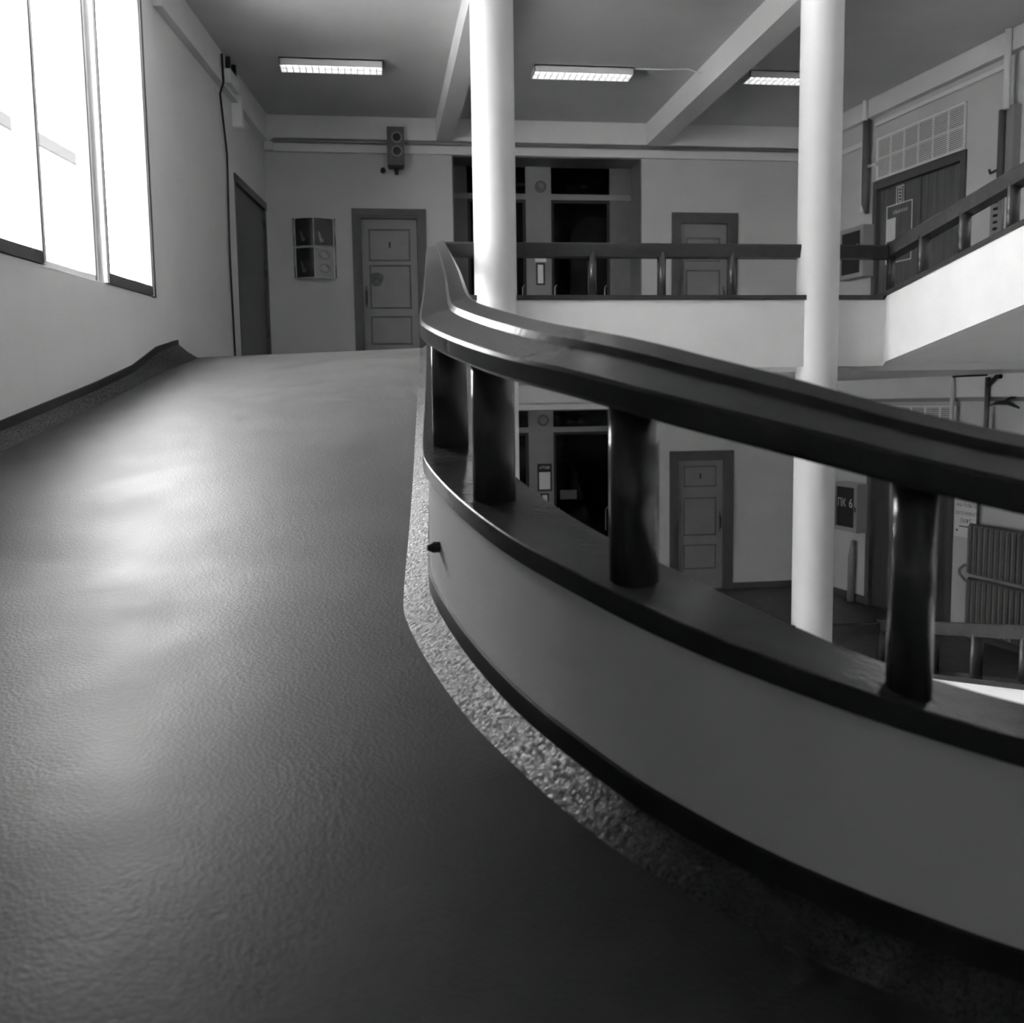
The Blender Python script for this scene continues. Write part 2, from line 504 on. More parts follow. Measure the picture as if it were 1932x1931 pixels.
b = MB(); b.prism([(-4.4, -3.4), (-4.4, 19), (10.4, 19), (10.4, -3.4)], ROOF, ROOF+0.3)
S(b.build('ceiling_roof', 'ceil'), 'roof slab high above the ramp well', 'ceiling')

# ramp turning on upward above the camera: same path, one storey up
def lifted(P, dz, gain=1.0):
    z0 = P[0][2]; out = []
    for p in P:
        d = p[2]-z0
        out.append((p[0], p[1], z0+dz+d+(gain-1)*(d if d < 1.2 else max(0, 1.2-(d-1.2)*0.6))))
    return out
UP_GAIN = 1.17
UPN = len(INNER)
UP = lifted(INNER[:UPN], H, UP_GAIN)
b = MB()
for p, q, n in zip(UP, OUTER, NIN):
    z = p[2]-0.90
    b.v += [(p[0]+n[0]*0.1, p[1]+n[1]*0.1, z), (q[0], q[1], z), (p[0]+n[0]*0.1, p[1]+n[1]*0.1, z-0.28), (q[0], q[1], z-0.28)]
for k in range(len(UP)-1):
    i = 4*k
    b.f += [[i, i+1, i+5, i+4], [i+2, i+6, i+7, i+3]]
S(b.build('ceiling_upper_ramp', 'plaster', smooth=False), 'pale underside of the ramp climbing beyond the upper gallery', 'ceiling')

# walls
NI0, NI1 = 1.432, 4.742
DOORS_FAR = [(-0.279+0.05, 0.968-0.05, F2, 6.70), (5.29+0.05, 6.49-0.05, F2, 6.69), (5.257+0.05, 6.458-0.05, 0.0, 2.49)]
w_ = wall_grid(FAR, -1.70, 7.92, -4.3, ROOF, [(NI0, NI1, F2, 7.66), (NI0, NI1, 0.0, 3.335)]+DOORS_FAR, 0.25, 'wall_far', 'wall')
S(w_, 'grey painted end wall with doors and a recessed glazed screen')
DL = (aL(17.35), aL(15.2), F2, 6.82)
w_ = wall_grid(LEFT, -0.1, aL(11.70), -4.3, ROOF, [DL], 0.25, 'wall_left', 'wall_l')
S(w_, 'pale painted side wall between the window and the end wall')
BAY = [11.305, 10.06, 8.87, 7.63]
LOW_WIN = (0.44, 2.45)
TOP_WIN = (8.84, 12.0)
BOT_WIN = (-3.8, -0.5)  # unseen cellar row, added to throw light up onto the soffits
SILL, HEAD = 4.64, 7.80
w_ = wall_grid(WIN, 0.0, aW(2.7), -4.3, ROOF, [(aW(BAY[0]), aW(BAY[-1]), SILL, HEAD), (aW(BAY[0]), aW(BAY[-1]), *LOW_WIN), (aW(BAY[0]), aW(BAY[-1]), *TOP_WIN), (aW(BAY[0]), aW(BAY[-1]), *BOT_WIN)], 0.25, 'wall_window_side', 'wall_l')
S(w_, 'pale painted wall under and around the tall bright window')
DR = (aR(15.62)+0.05, aR(13.47)-0.05, F2, 6.87)
DRL = (aR(15.60)+0.05, aR(13.50)-0.05, 0.0, 2.62)
w_ = wall_grid(RIGHT, -1.75, aR(4.9), -4.3, ROOF, [DR, DRL], 0.25, 'wall_right', 'wall')
S(w_, 'grey painted side wall with panelled door, louvred vent and pipes')
b = MB()
OW = [KP[k][3:5] for k in range(3, 15)]
OWs = [o for o in OUTER[3*NS:14*NS+1]]
for (x, y) in OWs:
    b.v += [(x, y, -4.3), (x, y, ROOF)]
for k in range(len(OWs)-1):
    b.f.append([2*k, 2*k+2, 2*k+3, 2*k+1])
S(b.build('wall_rear', 'wall_dark', smooth=True), 'plain curved wall round the turn of the ramp')

# skirting band at the foot of the window wall
b = MB()
def wallY(Y):
    return (-2.253+0.144*(Y-11.7), Y) if Y <= 11.7 else (-1.68-0.1*(17.43-Y), Y)
def rampz(Y):   # floor height along the outer wall
    R_ = [(r[-1][1], r[-1][2]) for r in RROWS[13*NS:]]
    for (y0, z0), (y1, z1) in zip(R_, R_[1:]):
        if y0 <= Y <= y1:
            return z0+(z1-z0)*(Y-y0)/(y1-y0)
    return R_[-1][1]
Ys = [3.0+0.1*k for k in range(91)]+[12.04]
nx, ny = WIN.n
st = []; ch = []
for Y in Ys:
    x, y = wallY(Y)
    h = 0.185 if Y < 10.6 else (0.185+(Y-10.6)/0.7*0.075 if Y < 11.3 else 0.26-(Y-11.3)*0.04)
    z = rampz(Y); sh = 0.075 if Y < 11 else 0.075-(Y-11)*0.022
    foot = 0.13 if Y < 11.3 else 0.13+(Y-11.3)*0.18
    st.append([(x, y, z+h+0.003), (x+nx*0.012, y+ny*0.012, z+h), (x+nx*0.014, y+ny*0.014, z+h-sh)])
    ch.append([(x+nx*0.014, y+ny*0.014, z+h-sh), (x+nx*(0.014+foot*0.35), y+ny*(0.014+foot*0.35), z+(h-sh)*0.55), (x+nx*foot, y+ny*foot, z+0.001)])
def strip(rows, name, m, parent=None):
    b = MB()
    for k in range(2):
        base = len(b.v)
        for rw_ in rows:
            b.v += [rw_[k], rw_[k+1]]
        for q in range(len(rows)-1):
            b.f.append([base+2*q, base+2*q+2, base+2*q+3, base+2*q+1])
    e = rows[-1]; i = len(b.v)
    b.v += [e[0], e[1], e[2], (wallY(12.04)[0], 12.04, e[2][2])]
    b.f.append([i, i+1, i+2, i+3])
    return b.build(name, m, parent, smooth=True, recalc=False)
bb = S(strip(st, 'baseboard_window_side', 'base'), 'black painted base strip along the foot of the window wall', 'baseboard')
tag(strip(ch, 'cove_strip', 'cove', bb), 'scuffed dark cove between floor and wall')

# parapet kerb round the well
PK = [p for p in INNER]+[(0.595, 10.73, 4.99)]
NK = [n for n in NIN]+[(1.0, -1.0)]
NK[0] = (-1.0, -1.0)
kerb = sweep(PK, NK, KERB).build('wall_parapet', 'kerb', smooth=True)
S(kerb, 'low white parapet curving along the inside of the ramp', 'parapet')
stripe = sweep(PK[8*NS:], NK[8*NS:], [(0.021, -0.822), (0.010, -0.826), (0.010, -0.90), (0.021, -0.90)]).build('base_stripe', 'base', kerb, smooth=True)
tag(stripe, 'black painted base stripe')
def cove_mesh():
    b = MB()
    prof = [(0.011, -0.884), (-0.030, -0.911), (-0.085, -0.950)]
    k0 = 8*NS
    for j in range(2):
        base = len(b.v)
        for p, n in zip(INNER[k0:], NIN[k0:]):
            for w, h in prof[j:j+2]:
                b.v.append((p[0]+n[0]*w, p[1]+n[1]*w, min(p[2]+h, F2+0.001+(h+0.934))))
        m = len(INNER)-k0
        for q in range(m-1):
            b.f.append([base+2*q, base+2*q+2, base+2*q+3, base+2*q+1])
    return b
cv = cove_mesh().build('cove_strip', 'cove', kerb, smooth=True)
tag(cv, 'worn dark cove strip glinting along the foot of the parapet')
# kerbs of the two galleries and of the upper flight
def gal_kerb(name, dz, label):
    b = MB()
    sec = [(w, h+4.99+dz) for w, h in KERB]
    P = [(0.595, 10.73, 0), (5.84, 10.73, 0)]; N = [(1, -1), (-1, -1)]
    b = sweep(P, N, sec)
    return S(b.build(name, 'kerb'), label, 'parapet')
gal_kerb('wall_gallery_parapet', 0, 'white parapet face below the upper gallery railing')
gal_kerb('wall_lower_gallery_parapet', -H, 'white parapet face below the lower hall railing')
NU = [(-1.0, -1.0)]+NIN[1:UPN]
S(sweep(UP, NU, KERB).build('wall_upper_ramp_parapet', 'kerb', smooth=True), 'bright white parapet of the ramp climbing from the upper gallery', 'parapet')

# columns
def column(x, y, r, label):
    b = MB(); seg = 48
    for z in (-4.3, ROOF):
        for j in range(seg):
            t = 2*math.pi*j/seg
            b.v.append((x+r*math.cos(t), y+r*math.sin(t), z))
    for j in range(seg):
        b.f.append([j, (j+1) % seg, seg+(j+1) % seg, seg+j])
    return S(b.build('column', 'column', smooth=True), label, 'column')
column(1.30, 10.55, 0.222, 'round white column rising beside the turn of the near handrail')
column(4.875, 10.60, 0.226, 'round white column between the gallery and the climbing ramp')

# beams
def beam(name, F, a0, a1, n0, n1, z0, z1, label, m='beam'):
    return S(MB(F).box(a0, a1, n0, n1, z0, z1).build(name, m), label, 'beam')
beam('beam', FAR, 1.165, 1.44, 0.18, 7.0, 7.85, 8.215, 'ceiling beam running to the column beside the near handrail')
beam('beam', FAR, 4.78, 5.12, 0.18, 7.0, 7.85, 8.215, 'ceiling beam running to the column beside the climbing ramp')
beam('beam_far', FAR, -1.66, 7.9, 0.0, 0.18, 7.85, 8.215, 'edge beam above the cable trunking on the end wall')
beam('beam_left', LEFT, 0.1, aL(11.75), 0.0, 0.10, 7.80, 8.215, 'edge beam along the pale side wall')
beam('beam_right', RIGHT, -1.2, aR(10.6), 0.0, 0.12, 7.93, 8.215, 'edge beam along the side wall over the louvred vent')
beam('beam_lower_right', RIGHT, -1.2, aR(10.6), 0.0, 0.10, 3.45, 3.80, 'edge beam of the lower hall side wall')
beam('beam_lower_far', FAR, -1.6, 7.9, 0.0, 0.15, 3.46, 3.80, 'edge beam above the lower hall end wall')
# baseboards
S(MB(FAR).box(6.47, 7.95, 0.0, 0.02, 0.0, 0.11).box(4.75, 5.25, 0.0, 0.02, 0.0, 0.11).build('baseboard_far', 'frame_dark'), 'dark skirting at the foot of the lower end wall', 'baseboard')
S(MB(RIGHT).box(-1.2, aR(15.62), 0.0, 0.02, 0.0, 0.13).box(aR(13.48), aR(10.8), 0.0, 0.02, 0.0, 0.13).build('baseboard_right', 'frame_dark'), 'dark skirting at the foot of the lower side wall', 'baseboard')

# ------------------------------------------------------------------ windows
def window(k):
    y1, y0 = BAY[k], BAY[k+1]
    A0, A1 = aW(y1), aW(y0)
    o = empty('window_%d' % (k+1), WIN((A0+A1)/2, 0, SILL), ['tall bright window bay beside the corner of the wall', 'tall bright window bay with a thin lower rail between two sashes',
              'tall bright window bay at the edge of the picture', 'tall window bay near the ramp bend', 'tall window bay over the ramp bend', 'tall window bay at the start of the ramp bend'][k], 'window', None, 'structure')
    inner = k % 2 == 0          # every other sash sits proud of the wall
    d0, d1 = (-0.07, 0.02) if inner else (-0.13, -0.05)
    st = 0.052
    br = 0.10 if inner else 0.055
    g = 0.012
    for a, b_, nm in ((A0+g, A0+g+st, 'stile'), (A1-g-st, A1-g, 'stile')):
        MB(WIN).box(a, b_, d0, d1, SILL+0.01, HEAD-0.01).build(nm, 'win_frame', o)
    MB(WIN).box(A0+g+st, A1-g-st, d0, d1, SILL+0.01, SILL+0.01+br).build('bottom_rail', 'frame_dark' if inner else 'win_frame', o)  # dark on the proud sashes: backlit shade put into the rail colour
    MB(WIN).box(A0+g+st, A1-g-st, d0, d1, HEAD-0.08, HEAD-0.01).build('top_rail', 'win_frame', o)
    MB(WIN).box(A0+g+st, A1-g-st, (d0+d1)/2-0.003, (d0+d1)/2+0.003, SILL+0.01+br, HEAD-0.08).build('pane', 'glass', o)
    sl = MB(WIN).box(A0+g+st, A0+g+st+(0.022 if inner else 0.030), d0-0.004, d1+0.006, SILL+0.02, HEAD-0.02)
    sl.build('gasket', 'frame_dark', o)
    MB(WIN).box(A1-g-st-0.018, A1-g-st, d0-0.004, d1+0.004, SILL+0.02, HEAD-0.02).build('gasket', 'groove', o)
    if k:
        MB(WIN).box(A0-0.035, A0+0.010, -0.20, -0.075, SILL, HEAD).build('mullion', 'win_frame', o)
    else:
        MB(WIN).box(A0-0.022, A0+0.010, -0.20, 0.026, SILL, HEAD).build('jamb', 'frame_dark', o)
    MB(WIN).box(A0, A1, -0.25, -0.02, SILL-0.02, SILL+0.012).build('sill', 'win_frame', o)
    return o
for k in range(len(BAY)-1):
    window(k)
for n_, (z0, z1) in ((5, LOW_WIN), (6, TOP_WIN), (7, BOT_WIN)):
    A0, A1 = aW(BAY[0]), aW(BAY[-1])
    o = empty('window_%d' % n_, WIN((A0+A1)/2, 0, z0), 'row of window bays lighting the %s storey of the ramp well' % ('unseen cellar' if z0 < 0 else 'lower' if z0 < 3 else 'topmost'), 'window', None, 'structure')
    for y in BAY:
        a = aW(y); MB(WIN).box(a-0.04, a+0.04, -0.20, -0.05, z0, z1).build('mullion', 'win_frame', o)
    MB(WIN).box(A0, A1, -0.20, -0.05, z0, z0+0.08).build('bottom_rail', 'win_frame', o)
    for y0, y1 in zip(BAY, BAY[1:]):
        MB(WIN).box(aW(y0)+0.04, aW(y1)-0.04, -0.13, -0.124, z0+0.08, z1).build('pane', 'glass', o)
def portal(z0, z1):
    pl = bpy.data.lights.new('window_portal', 'AREA')
    pl.shape = 'RECTANGLE'; pl.size = aW(BAY[-1])-aW(BAY[0]); pl.size_y = z1-z0
    pl.cycles.is_portal = True
    po = bpy.data.objects.new('window_portal', pl); C.objects.link(po)
    pc = Vector(WIN((aW(BAY[0])+aW(BAY[-1]))/2, -0.27, (z0+z1)/2))
    zv = -Vector((WIN.n[0], WIN.n[1], 0)); yv = Vector((0, 0, 1)); xv = yv.cross(zv)
    po.matrix_world = Matrix(((xv.x, yv.x, zv.x, pc.x), (xv.y, yv.y, zv.y, pc.y), (xv.z, yv.z, zv.z, pc.z), (0, 0, 0, 1)))
for z0, z1 in ((SILL, HEAD), LOW_WIN, TOP_WIN, BOT_WIN):
    portal(z0, z1)

# outside: ground and a neighbouring facade with an eave
b = MB(); b.box(-80, -4.6, -60, 90, -4.7, -4.5)
S(b.build('ground_outside', 'ground'), 'pale ground outside the window', 'ground')
OUT = Frame(-2.25-8, 11.7, -0.144, -1, 1, -0.144)
nb = empty('neighbour_building', OUT(-14, -2, -4.5), 'pale building with a grey eave seen outside the bright window', 'building')
MB(OUT).box(-18.6, 20, -6, 0, -4.5, 9.98).build('facade', 'facade', nb)
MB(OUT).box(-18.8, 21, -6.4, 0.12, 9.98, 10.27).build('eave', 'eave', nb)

# ------------------------------------------------------------------ railings
def path_slice(s0, s1, step=0.06):
    n = max(2, int((s1-s0)/step)); P = []; N = []
    for k in range(n+1):
        p, m = at_s(s0+(s1-s0)*k/n); P.append(tuple(p)); N.append(tuple(m))
    return P, N
S_BEND = 8.0
def railing(name, P, N, posts, label, cat='railing'):
    o = empty(name, (P[0][0], P[0][1], P[0][2]-0.41), label, cat)
    sweep(P, N, HANDRAIL).build('handrail', 'rail', o, smooth=True)
    sweep(P, N, LOWRAIL).build('bottom_rail', 'rail', o, smooth=True)
    for p, n in posts:
        add_post(o, p, n)
    return o
P, N = path_slice(S_BEND, LEN[-1])
P.append((0.595, 10.73, 4.99)); N.append((1, -1))
post_s = [9.0, 9.72, 10.44, 11.14, 11.84, 12.54, 13.20, 13.887, 14.587, 15.377, 16.13, 16.90, 17.67, 18.44, 19.21, 19.98, 20.75, 21.52, 22.29]
railing('ramp_railing', P, N, [at_s(s) for s in post_s], 'dark varnished railing sweeping in a curve up the ramp in front')
P, N = path_slice(0.0, S_BEND-0.02); N[0] = (-1, -1)
dn = 0.045
P = [(p[0], p[1], p[2]-dn*max(0, 1-p[2]/2.2)) for p in P]
railing('lower_ramp_railing', P, N, [at_s(s) for s in (0.34, 0.99, 1.64, 2.29, 2.94, 3.6, 4.25, 4.9, 5.55, 6.2, 6.85, 7.5)]+[((5.84, 10.73, 0.75), (-0.9, -0.9))],
        'dark railing of the lower flight seen between the near balusters')
P, N = path_slice(0.0, S_BEND); N[0] = (-1, -1)
P = lifted(P, H, UP_GAIN)
def up_post(s):
    p, n = at_s(s); return lifted([(0, 0, 0.79), p], H, UP_GAIN)[1], n
railing('upper_ramp_railing', P, N, [up_post(s) for s in (0.64, 1.26, 1.91, 2.55, 3.2, 3.85, 4.5, 5.15, 5.8, 6.45, 7.1, 7.75)]+[((5.84, 10.73, 4.99), (-0.9, -0.9))],
        'dark railing climbing above the bright white ramp parapet')

def gallery_rail(name, dz, label, xs):
    z = 4.99+dz
    o = empty(name, (3.2, 10.66, z-0.41), label, 'railing')
    for x0, x1, n0, n1 in ((0.595, 1.13, (1, -1), (0, -1)), (1.47, 4.70, (0, -1), (0, -1)), (5.05, 5.84, (0, -1), (-1, -1))):
        sweep([(x0, 10.73, z), (x1, 10.73, z)], [n0, n1], HANDRAIL).build('handrail', 'rail', o)
        sweep([(x0, 10.73, z), (x1, 10.73, z)], [n0, n1], LOWRAIL).build('bottom_rail', 'rail', o)
    for x in xs:
        add_post(o, (x, 10.725, z), (0, -1))
    return o
gallery_rail('gallery_railing', 0.0, 'dark level railing along the upper gallery between the white columns', (2.346, 3.109, 3.893))
gallery_rail('lower_gallery_railing', -H-0.03, 'dark level railing of the lower hall beside the column foot', (2.346, 3.109, 3.893))

# little cap on the parapet
b = MB(); n = at_s(15.8)[1]
kp = Vector((0.185, 3.32, 2.975)); d = Vector((-n[0], -n[1], 0))
b.tube([kp-d*0.02, kp+d*0.003, kp+d*0.022], [0.019, 0.019, 0.009], 14)
tag(b.build('wall_stop', 'base', smooth=False), 'small dark stop fixed to the white parapet face', 'stop')

# ------------------------------------------------------------------ doors
def panel_door(name, F, a0, a1, z0, z1, panels, label, frame_w=0.15, handle='low_a', jamb=0.09, mats=('door', 'frame_dark', 'groove')):
    """casing, leaf with raised fielded panels, handle"""
    o = empty(name, F((a0+a1)/2, 0, z0), label, 'door', None, 'structure')
    dm, fm, gm = mats
    fr = MB(F)
    fr.box(a0, a0+frame_w*0.6, -0.02, 0.03, z0, z1).box(a1-frame_w*0.6, a1, -0.02, 0.03, z0, z1).box(a0, a1, -0.02, 0.031, z1-frame_w*0.75, z1)
    fr.build('casing', fm, o)
    jb = MB(F); i0, i1, it = a0+frame_w*0.6, a1-frame_w*0.6, z1-frame_w*0.75
    jb.box(i0, a0+frame_w, -0.20, 0.012, z0, it).box(a1-frame_w, i1, -0.20, 0.012, z0, it).box(i0, i1, -0.20, 0.0125, z1-frame_w*1.05, it)
    jb.build('jamb', fm, o)
    MB(F).box(a0-0.05, a1+0.05, -0.28, -0.252, z0, z1+0.05).build('backing', 'dim', o)  # added unseen sheet, blocks sky light leaking through gaps round the leaf
    l0, l1, lt = a0+frame_w+0.004, a1-frame_w-0.004, z1-frame_w*1.05-0.004
    n0, n1 = -0.11, -0.065
    leaf = MB(F)
    # stiles and rails with openings where the panels sit
    pa0, pa1 = l0+0.115, l1-0.115
    leaf.box(l0, pa0, n0, n1, z0+0.01, lt).box(pa1, l1, n0, n1, z0+0.01, lt)
    zs = [lt]+[v for p in panels for v in (p[1], p[0])]+[z0+0.01]
    for k in range(0, len(zs), 2):
        leaf.box(pa0, pa1, n0, n1, zs[k+1], zs[k])
    lf = leaf.build('leaf', dm, o)
    for (p0, p1) in panels:
        gr = MB(F).box(pa0, pa1, n0+0.004, n1-0.026, p0, p1).build('panel', gm, o)
        MB(F).box(pa0+0.030, pa1-0.030, n1-0.026, n1-0.008, p0+0.030, p1-0.030).build('field', dm, gr)
    ha = l0+0.055 if handle == 'low_a' else l1-0.055
    hz = z0+1.27
    hp = MB(F).box(ha-0.022, ha+0.022, n1-0.001, n1+0.006, hz-0.20, hz+0.16).build('lock_plate', 'groove', o)
    MB(F).tube([(ha, n1+0.004, hz-0.14), (ha, n1+0.05, hz-0.13), (ha, n1+0.055, hz), (ha, n1+0.05, hz+0.06), (ha, n1+0.004, hz+0.07)], 0.015, 8).build('handle', 'metal_dark', o)
    mk = (pa0+pa1)/2
    zt = (panels[0][0]+panels[0][1])/2
    MB(F).box(mk-0.012, mk+0.016, n1-0.009, n1-0.004, zt-0.045, zt+0.055).build('number_mark', 'black', o)
    return o
dpan = lambda z0: [(z0+1.86, z0+2.30), (z0+1.02, z0+1.72), (z0+0.38, z0+0.84)]
panel_door('door_1', FAR, -0.279, 0.968, F2, 6.76, [(5.90, 6.44), (5.10, 5.84), (4.49, 4.98)], 'grey three-panel door with a dark smudge beside its handle')
panel_door('door_2', FAR, 5.285, 6.495, F2, 6.755, [(5.92, 6.34), (5.10, 5.78), (4.45, 4.92)], 'grey panelled door on the upper floor behind the gallery railing', handle='high_a', frame_w=0.17)
panel_door('door_3', FAR, 5.257, 6.458, 0.0, 2.555, [(1.89, 2.28), (0.995, 1.70), (0.37, 0.835)], 'grey panelled door of the lower hall seen under the near handrail', handle='high_a', frame_w=0.17)
# smudge on the left door: a thin film of grime on its middle panel
b = MB(FAR)
cx0, cz0 = 0.105, 5.60
ring = []
for j in range(18):
    t = 2*math.pi*j/18
    ring.append((cx0+0.115*math.cos(t)*(1+0.15*math.sin(3*t)), -0.0715, cz0+0.13*math.sin(t)*(1+0.12*math.cos(2*t))))
b.face(ring)
gm_ = mat('grime', 0.12, 0.7, 0.4, 14); M['grime'] = gm_
nt = gm_.node_tree
b_o = b.build('grime_smudge', 'grime', bpy.data.objects['door_1'])

# flush door at the end of the pale side wall
o = empty('door_4', LEFT((DL[0]+DL[1])/2, 0, F2), 'dark grey flush door at the end of the pale side wall', 'door', None, 'structure')
MB(LEFT).box(DL[0]+0.05, DL[1]-0.04, -0.12, -0.03, F2+0.005, DL[3]-0.12).build('leaf', 'door_dark', o)
fr = MB(LEFT).box(DL[0], DL[0]+0.05, -0.14, 0.012, F2, DL[3]).box(DL[1]-0.04, DL[1], -0.14, 0.012, F2, DL[3])
fr.build('frame', 'door_dark', o)
MB(LEFT).box(DL[0]-0.1, DL[1]+0.1, -0.28, -0.252, F2-0.1, DL[3]+0.1).build('backing', 'dim', o)  # added unseen sheet, stops outside light at the flush door edges
MB(LEFT).box(DL[0]-0.02, DL[1]+0.005, -0.14, 0.02, DL[3]-0.12, DL[3]).build('header', 'frame_dark', o)
for zz in (4.6, 5.6, 6.4):
    MB(LEFT).tube([(DL[0]+0.055, -0.02, zz), (DL[0]+0.055, -0.02, zz+0.12)], 0.012, 8).build('hinge', 'metal_dark', o)
MB(LEFT).box(DL[1]-0.16, DL[1]-0.13, -0.03, -0.02, 5.3, 5.5).build('lock_plate', 'metal_dark', o)

# double veneered door on the side wall, upper floor, and its dark twin below
def double_door(name, Ya, Yb, z0, z1, leafm, label, split):
    a0, a1 = aR(Ya), aR(Yb)
    o = empty(name, RIGHT((a0+a1)/2, 0, z0), label, 'door', None, 'structure')
    MB(RIGHT).box(a0, a0+0.11, -0.10, 0.03, z0, z1).box(a1-0.11, a1, -0.10, 0.03, z0, z1).box(a0, a1, -0.10, 0.031, z1-0.13, z1).build('casing', 'frame_dark', o)
    am = aR(split)
    MB(RIGHT).box(a0-0.1, a1+0.1, -0.28, -0.252, z0-0.1, z1+0.1).build('backing', 'dim', o)  # added unseen sheet, keeps daylight out round the double leaves
    for p0, p1 in ((a0+0.115, am-0.006), (am+0.006, a1-0.115)):
        lf = MB(RIGHT).box(p0, p1, -0.09, -0.04, z0+0.01, z1-0.14).build('leaf', leafm, o)
    MB(RIGHT).box(am-0.03, am+0.03, -0.045, -0.025, z0+0.01, z1-0.14).build('astragal', leafm, o)
    # grooved boards on the wider leaf
    for k in range(1, 5):
        x = am+(a1-0.115-am)*k/5
        MB(RIGHT).box(x-0.003, x+0.003, -0.041, -0.0385, z0+0.01, z1-0.15).build('groove_strip', 'wood_d', o)
    MB(RIGHT).tube([(am+0.09, -0.04, z0+1.0), (am+0.09, 0.0, z0+1.0), (am+0.09, 0.0, z0+1.2), (am+0.09, -0.04, z0+1.2)], 0.011, 8).build('handle', 'metal_dark', o)
    return o
d5 = double_door('door_5', 15.62, 13.47, F2, 6.92, 'wood', 'wood veneered double door with notices under the louvred vent', 14.52)
d6 = double_door('door_6', 15.60, 13.50, 0.0, 2.67, 'wood_d', 'dark double door of the lower hall between near balusters', 14.52)

# signs on the upper double door
sg = empty('pictogram_plate', RIGHT(aR(14.98), -0.03, 6.48), 'small white-bordered plate with ladder pattern on the veneered door', 'sign')
A0, A1, Z0, Z1 = aR(15.09), aR(14.90), 6.475, 6.745
MB(RIGHT).box(A0, A1, -0.038, -0.032, Z0, Z1).build('plate', 'wood_d', sg)
fr = MB(RIGHT)
fr.box(A0, A0+0.014, -0.032, -0.029, Z0, Z1).box(A1-0.014, A1, -0.032, -0.029, Z0, Z1).box(A0, A1, -0.032, -0.0288, Z0, Z0+0.014).box(A0, A1, -0.032, -0.0288, Z1-0.014, Z1)
fr.build('border', 'white', sg)
ld = MB(RIGHT); c0, c1 = A0+0.05, A1-0.05
ld.box(c0, c0+0.010, -0.032, -0.0292, Z0+0.03, Z1-0.03).box(c1-0.010, c1, -0.032, -0.0292, Z0+0.03, Z1-0.03)
for k in range(5):
    z = Z0+0.03+k*(Z1-Z0-0.072)/4
    ld.box(c0, c1, -0.032, -0.029, z, z+0.013)
ld.build('ladder_symbol', 'white', sg)

def text_mesh(txt, F, a0, a1, n, zmid, hgt, m, parent, name='lettering', flip=False):
    cu = bpy.data.curves.new('txt', 'FONT'); cu.body = txt; cu.size = 1.0; cu.extrude = 0.0
    cu.resolution_u = 3
    t = bpy.data.objects.new('txt', cu); C.objects.link(t)
    bpy.context.view_layer.update()
    me = bpy.data.meshes.new_from_object(t.evaluated_get(bpy.context.evaluated_depsgraph_get()))
    bpy.data.objects.remove(t); bpy.data.curves.remove(cu)
    xs = [v.co.x for v in me.vertices]; ys = [v.co.y for v in me.vertices]
    x0, x1, y0, y1 = min(xs), max(xs), min(ys), max(ys)
    for v in me.vertices:
        u = (v.co.x-x0)/(x1-x0); w = (v.co.y-y0)/(y1-y0)
        v.co = F(a0+(a1-a0)*u, n, zmid+(w-0.5)*hgt)
    me.materials.clear(); me.materials.append(M[m]); me.name = name
    o = bpy.data.objects.new(name, me); C.objects.link(o)
    o.parent = parent; o.matrix_parent_inverse = parent.matrix_world.inverted()
    return o

nbd = empty('notice_board', RIGHT(aR(15.0), -0.03, 5.57), 'thin-bordered notice board with white sheets on the veneered door', 'notice board')
A0, A1, Z0, Z1 = aR(15.33), aR(14.69), 5.58, 6.485
MB(RIGHT).box(A0, A1, -0.039, -0.034, Z0, Z1).build('board', 'wood', nbd)
fr = MB(RIGHT)
fr.box(A0, A0+0.018, -0.034, -0.030, Z0, Z1).box(A1-0.018, A1, -0.034, -0.030, Z0, Z1).box(A0, A1, -0.034, -0.0298, Z0, Z0+0.016).box(A0, A1, -0.034, -0.0298, Z1-0.016, Z1)
fr.build('border', 'white', nbd)
text_mesh('ОБЪЯВЛЕНИЯ', RIGHT, A0+0.17, A1-0.12, -0.030, 6.36, 0.05, 'white', nbd, 'heading')
MB(RIGHT).box(A0+0.02, A0+0.235, -0.034, -0.031, 5.93, 6.28).build('sheet', 'paper', nbd)
MB(RIGHT).box(A0+0.02, A0+0.235, -0.034, -0.031, 5.60, 5.89).build('sheet', 'paper', nbd)

# ------------------------------------------------------------------ louvred vents over the double doors
def vent(dz, label):
    o = empty('vent_grille', RIGHT(aR(14.5), 0.02, 6.92+dz), label, 'vent')
    a0, a1, z0, z1 = aR(15.55), aR(13.50), 6.93+dz, 7.58+dz
    MB(RIGHT).box(a0, a1, 0.0, 0.004, z0, z1).build('back_plate', 'black', o)
    fr = MB(RIGHT)
    fr.box(a0, a0+0.02, 0.004, 0.03, z0, z1).box(a1-0.02, a1, 0.004, 0.03, z0, z1).box(a0, a1, 0.004, 0.0305, z0, z0+0.02).box(a0, a1, 0.004, 0.0305, z1-0.02, z1)
    fr.build('frame', 'vent', o)
    cols, rows = 6, 2
    w = (a1-a0-0.04)/cols; h = (z1-z0-0.04)/rows
    for i in range(cols):
        for j in range(rows):
            p0 = a0+0.02+i*w; q0 = z0+0.02+j*h
            sur = MB(RIGHT)
            g = 0.013
            sur.box(p0, p0+g, 0.004, 0.026, q0, q0+h).box(p0+w-g, p0+w, 0.004, 0.026, q0, q0+h).box(p0+g, p0+w-g, 0.004, 0.0258, q0, q0+g*0.8).box(p0+g, p0+w-g, 0.004, 0.0258, q0+h-g*0.8, q0+h)
            pn = sur.build('louvre_panel', 'vent', o)
            sl = MB(RIGHT); ns = 10
            for k in range(ns):
                z = q0+g+(h-2*g)*(k+0.2)/ns
                sl.box(p0+g, p0+w-g, 0.012, 0.023, z, z+0.0145)
            so_ = sl.build('slats', 'vent', pn)
            so_['kind'] = 'stuff'
    return o
vent(0, 'white louvred vent of twelve panels above the veneered door')
